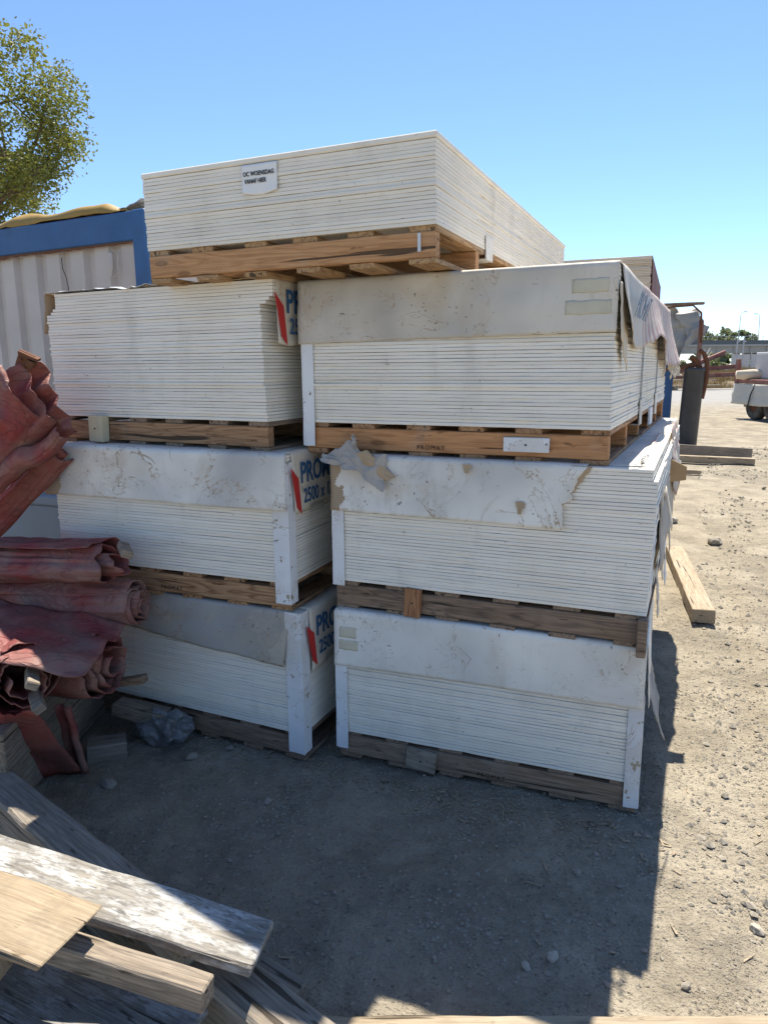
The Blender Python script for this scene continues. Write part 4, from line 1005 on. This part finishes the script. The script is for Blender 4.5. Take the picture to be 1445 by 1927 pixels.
# dry mound, steel scrap, fence and pale things beyond the road
mv = []; nxm, nym = 60, 24
for j in range(nym + 1):
    for i in range(nxm + 1):
        u, v_ = i / nxm, j / nym; x, y = 10 + 26 * u, 48 + 10 * v_
        hh = (1.15 + .35 * nz(x * .3, y * .3)) * sin(pi * min(1, max(0, v_))) ** .7 * min(1, u * 6) * min(1, (1 - u) * 6) + .18 * nz(x * 1.3, y * 1.3)
        mv.append((x, y, hh - .15))
mf = [(j * (nxm + 1) + i, j * (nxm + 1) + i + 1, (j + 1) * (nxm + 1) + i + 1, (j + 1) * (nxm + 1) + i) for j in range(nym) for i in range(nxm)]
tag(link('mound', mesh('mound', mv, mf, True), 'drymound'), kind='structure')
v, f = [], []; r6 = random.Random(9)
for i in range(14000):
    x, y = 12 + 20 * r6.random(), 47.5 + 6 * r6.random(); u, v_ = (x - 10) / 26, (y - 48) / 10
    if v_ < 0: zz = 0
    else: zz = 1.15 * sin(pi * min(1, v_)) ** .7 - .15
    k = len(v); hgt = r6.uniform(.12, .5) * (1.3 if nz(x * .5, y * .5) > 0 else .5); dx, dy = r6.uniform(-.15, .15), r6.uniform(-.15, .15); w = .02
    v += [(x - w, y, zz - .05), (x + w, y, zz - .05), (x + dx, y + dy, zz + hgt)]; f.append((k, k + 1, k + 2))
tag(link('dry_grass', mesh('dry_grass', v, f), 'dryGrass'), 'tall dry grass on the mound beyond the road', 'grass', kind='stuff')
for i, (x, y, ln, zz, a_, ti, lab) in enumerate(((19.0, 45.5, 5.2, 1.05, .15, .06, 'upper red steel girder lying on the scrap heap'), (19.2, 45.0, 5.0, .70, .1, .03, 'lower red steel girder lying on the scrap heap'), (20.4, 46.0, 3.0, 1.25, .2, .35, 'tilted red steel girder on top of the scrap heap'))):
    g = empty('steel_girder', (x, y, zz), a_, 0, -ti); tag(g, lab, 'girder', 'red steel girders on the scrap heap')
    link('top_flange', box_me('top_flange', (0, -.12, .24), (ln, .12, .27), 0), 'redsteel', g); link('bottom_flange', box_me('bottom_flange', (0, -.12, 0), (ln, .12, .03), 0), 'redsteel', g)
    link('web', box_me('web', (0, -.015, .031), (ln, .015, .239), 0), 'redsteel', g)
for i, (x, y, ln, zz, a_, lab) in enumerate(((17.6, 44.5, 4.2, .62, .05, 'upper bleached plank on the dry heap beyond the road'), (17.9, 44.0, 3.8, .30, -.03, 'lower bleached plank on the dry heap beyond the road'))):
    timber('timber_plank', (x, y, zz), (x + ln, y + a_ * ln, zz + .05), .25, .08, 'tan', lab, 'plank', seed=40 + i, seg=4)
    timber('timber_support', (x + 1, y - .2, zz - .08), (x + 1.1, y + .6, zz - .07), .2, max(.2, zz), 'dirtywood', 'short timber under the %s bleached plank' % ('upper', 'lower')[i], seed=44 + i, seg=2)
# pale bare tree
pb = empty('bare_tree', (27.6, 60, 0)); tag(pb, 'small white bare tree beyond the scrap heap', 'tree'); r7 = random.Random(4)
bm = bmesh.new(); tube(bm, [(0, 0, -.2), (0, 0, 1.6), (.1, 0, 2.6)], [.14, .1, .04], 7); link('trunk', bmesh_me('trunk', bm), 'palewood', pb)
bm = bmesh.new()
for i in range(44):
    z0 = r7.uniform(.9, 2.3); an = r7.uniform(0, 6.3); ln = r7.uniform(.25, .6)
    tube(bm, [(0, 0, z0), (cos(an) * ln * .6, sin(an) * ln * .6, z0 + ln * .7), (cos(an) * ln, sin(an) * ln, z0 + ln * 1.5)], [.05, .035, .015], 4)
link('crown', bmesh_me('crown', bm), 'palewood', pb)
# low white vans / panels and fence
fr = empty('site_fence', (38.5, 78, 0)); tag(fr, 'pale panel fence under the overpass', 'fence')
for i in range(9):
    link('panel', box_me('panel', (i * 2.1 + .06, -.03, 1.3), (i * 2.1 + 1.95, .03, 2.65 if i != 5 else 2.5), 0), 'greybox', fr)
    link('post', box_me('post', (i * 2.1 - .04, -.05, 0), (i * 2.1 + .045, (.05), 2.8), 0), 'greymetal', fr)
link('base_wall', box_me('base_wall', (-.5, .06, 0), (20, .5, 1.3), .02), 'concrete', fr)
ws = empty('white_shed', (23.2, 64, 0)); tag(ws, 'white ribbed sheet shed left of the bare tree', 'shed')
link('roof', box_me('roof', (-1.9, -.2, 2.75), (1.1, 2.2, 2.83), 0), 'greymetal', ws); link('wall', box_me('wall', (-1.8, .06, 0), (1.0, 2.0, 2.74), 0), 'concrete', ws)
for i in range(7): link('wall_sheet', box_me('wall_sheet', (-1.8 + i * .4, .0, .3), (-1.8 + i * .4 + .33, .055, 2.7), 0), 'greybox' if i % 2 else 'palewood', ws)
for (px_, lab) in ((28.4, 'left slim fence pole before the overpass'), (28.9, 'second slim fence pole before the overpass'), (31.2, 'right slim fence pole before the overpass')):
    bm = bmesh.new(); tube(bm, [(0, 0, 0), (0, 0, 3.5), (.05, 0, 3.6)], [.07, .06, .04], 8); tube(bm, [(0, 0, 3.3), (.2, 0, 3.4)], .03, 6)
    o = link('fence_pole', bmesh_me('fence_pole', bm), 'greymetal'); o.location = (px_, 56, 0); tag(o, lab, 'pole', 'slim poles before the overpass')
# overpass
ov = empty('overpass', (20, 165, 0), rad(4)); tag(ov, 'grey concrete overpass crossing the horizon', 'bridge')
link('girder', box_me('girder', (-160, 0, 4.1), (260, 9, 5.6), 0), 'concrete', ov)
link('deck', box_me('deck', (-160, -.9, 5.61), (260, 9.9, 6.05), 0), 'concrete', ov)
link('parapet', box_me('parapet', (-160, -.85, 6.06), (260, -.6, 7.0), 0), 'railgrey', ov)
me = box_me('girder_rib', (0, -.15, 4.15), (.3, -.02, 5.55), 0); me.materials.append(M['concrete'])
me2 = box_me('railing_post', (0, -.9, 7.0), (.12, -.8, 7.9), 0); me2.materials.append(M['greymetal'])
me3 = box_me('pier', (-.9, 1, -.2), (.9, 8, 4.09), .1); me3.materials.append(M['concrete'])
for i in range(28):
    o = bpy.data.objects.new('girder_rib', me); COL.objects.link(o); o.parent = ov; o.location = (10 + i * 4.0, 0, 0)
for i in range(40):
    o = bpy.data.objects.new('railing_post', me2); COL.objects.link(o); o.parent = ov; o.location = (20 + i * 2.2, 0, 0)
for i in range(6):
    o = bpy.data.objects.new('pier', me3); COL.objects.link(o); o.parent = ov; o.location = (-70 + i * 28, 0, 0)
link('rail', box_me('rail', (-160, -.88, 7.85), (260, -.82, 7.95), 0), 'greymetal', ov)
for (px_, hh, sg, lab) in ((83.9, 13.2, 1, 'taller street lamp on the overpass'), (88.6, 12.7, -1, 'shorter street lamp on the overpass with its arm to the left')):
    lr = empty('street_lamp', (px_, 171.5, 6.05)); tag(lr, lab, 'street lamp', 'street lamps on the overpass')
    bm = bmesh.new(); tube(bm, [(0, 0, 0), (.1 * sg, 0, (hh - 6) * .9), (.25 * sg, 0, hh - 6), (.9 * sg, 0, hh - 5.7)], [.10, .08, .06, .05], 7); link('mast', bmesh_me('mast', bm), 'greymetal', lr)
    link('lamp_head', box_me('lamp_head', (.7 * sg, -.15, hh - 5.78), (1.5 * sg, .15, hh - 5.6), .03), 'greymetal', lr)
# trees beyond the overpass
for i, (x, y, z, ax, az, n, lab) in enumerate(((92, 205, 7.2, 5.5, 3.8, 2600, 'light green tree top showing over the overpass between pipe and lamp'), (113, 200, 8.5, 6.5, 4.5, 3000, 'bright green tree beyond the overpass at the right edge'),
        (104, 215, 8.0, 6, 3.2, 2600, 'dark tree beyond the overpass right of the lamps'), (98, 218, 6.5, 5, 2.4, 2000, 'low dark tree beyond the overpass below the shorter lamp'),
        (56.5, 120, 1.7, 5.0, 1.7, 2600, 'green bush seen under the overpass'))):
    tree('distant_tree', (x, y, -.2), 8, ((x, y, z), (ax, ax * .8, az)), n, .42, lab, 'leaf2', 20 + i, 'trees beyond the overpass', 40, .3, 5)
for i, (x, hh) in enumerate(((103.0, 12.2), (104.6, 13.0))):
    tree('poplar_tree', (x, 222, 0), hh, ((x, 222, hh * .66), (.9, .9, hh * .36)), 900, .35, ('left', 'right')[i] + ' slim poplar of the pair beyond the overpass', 'leaf2', 50 + i, 'poplars beyond the overpass', 26, .2, 3)
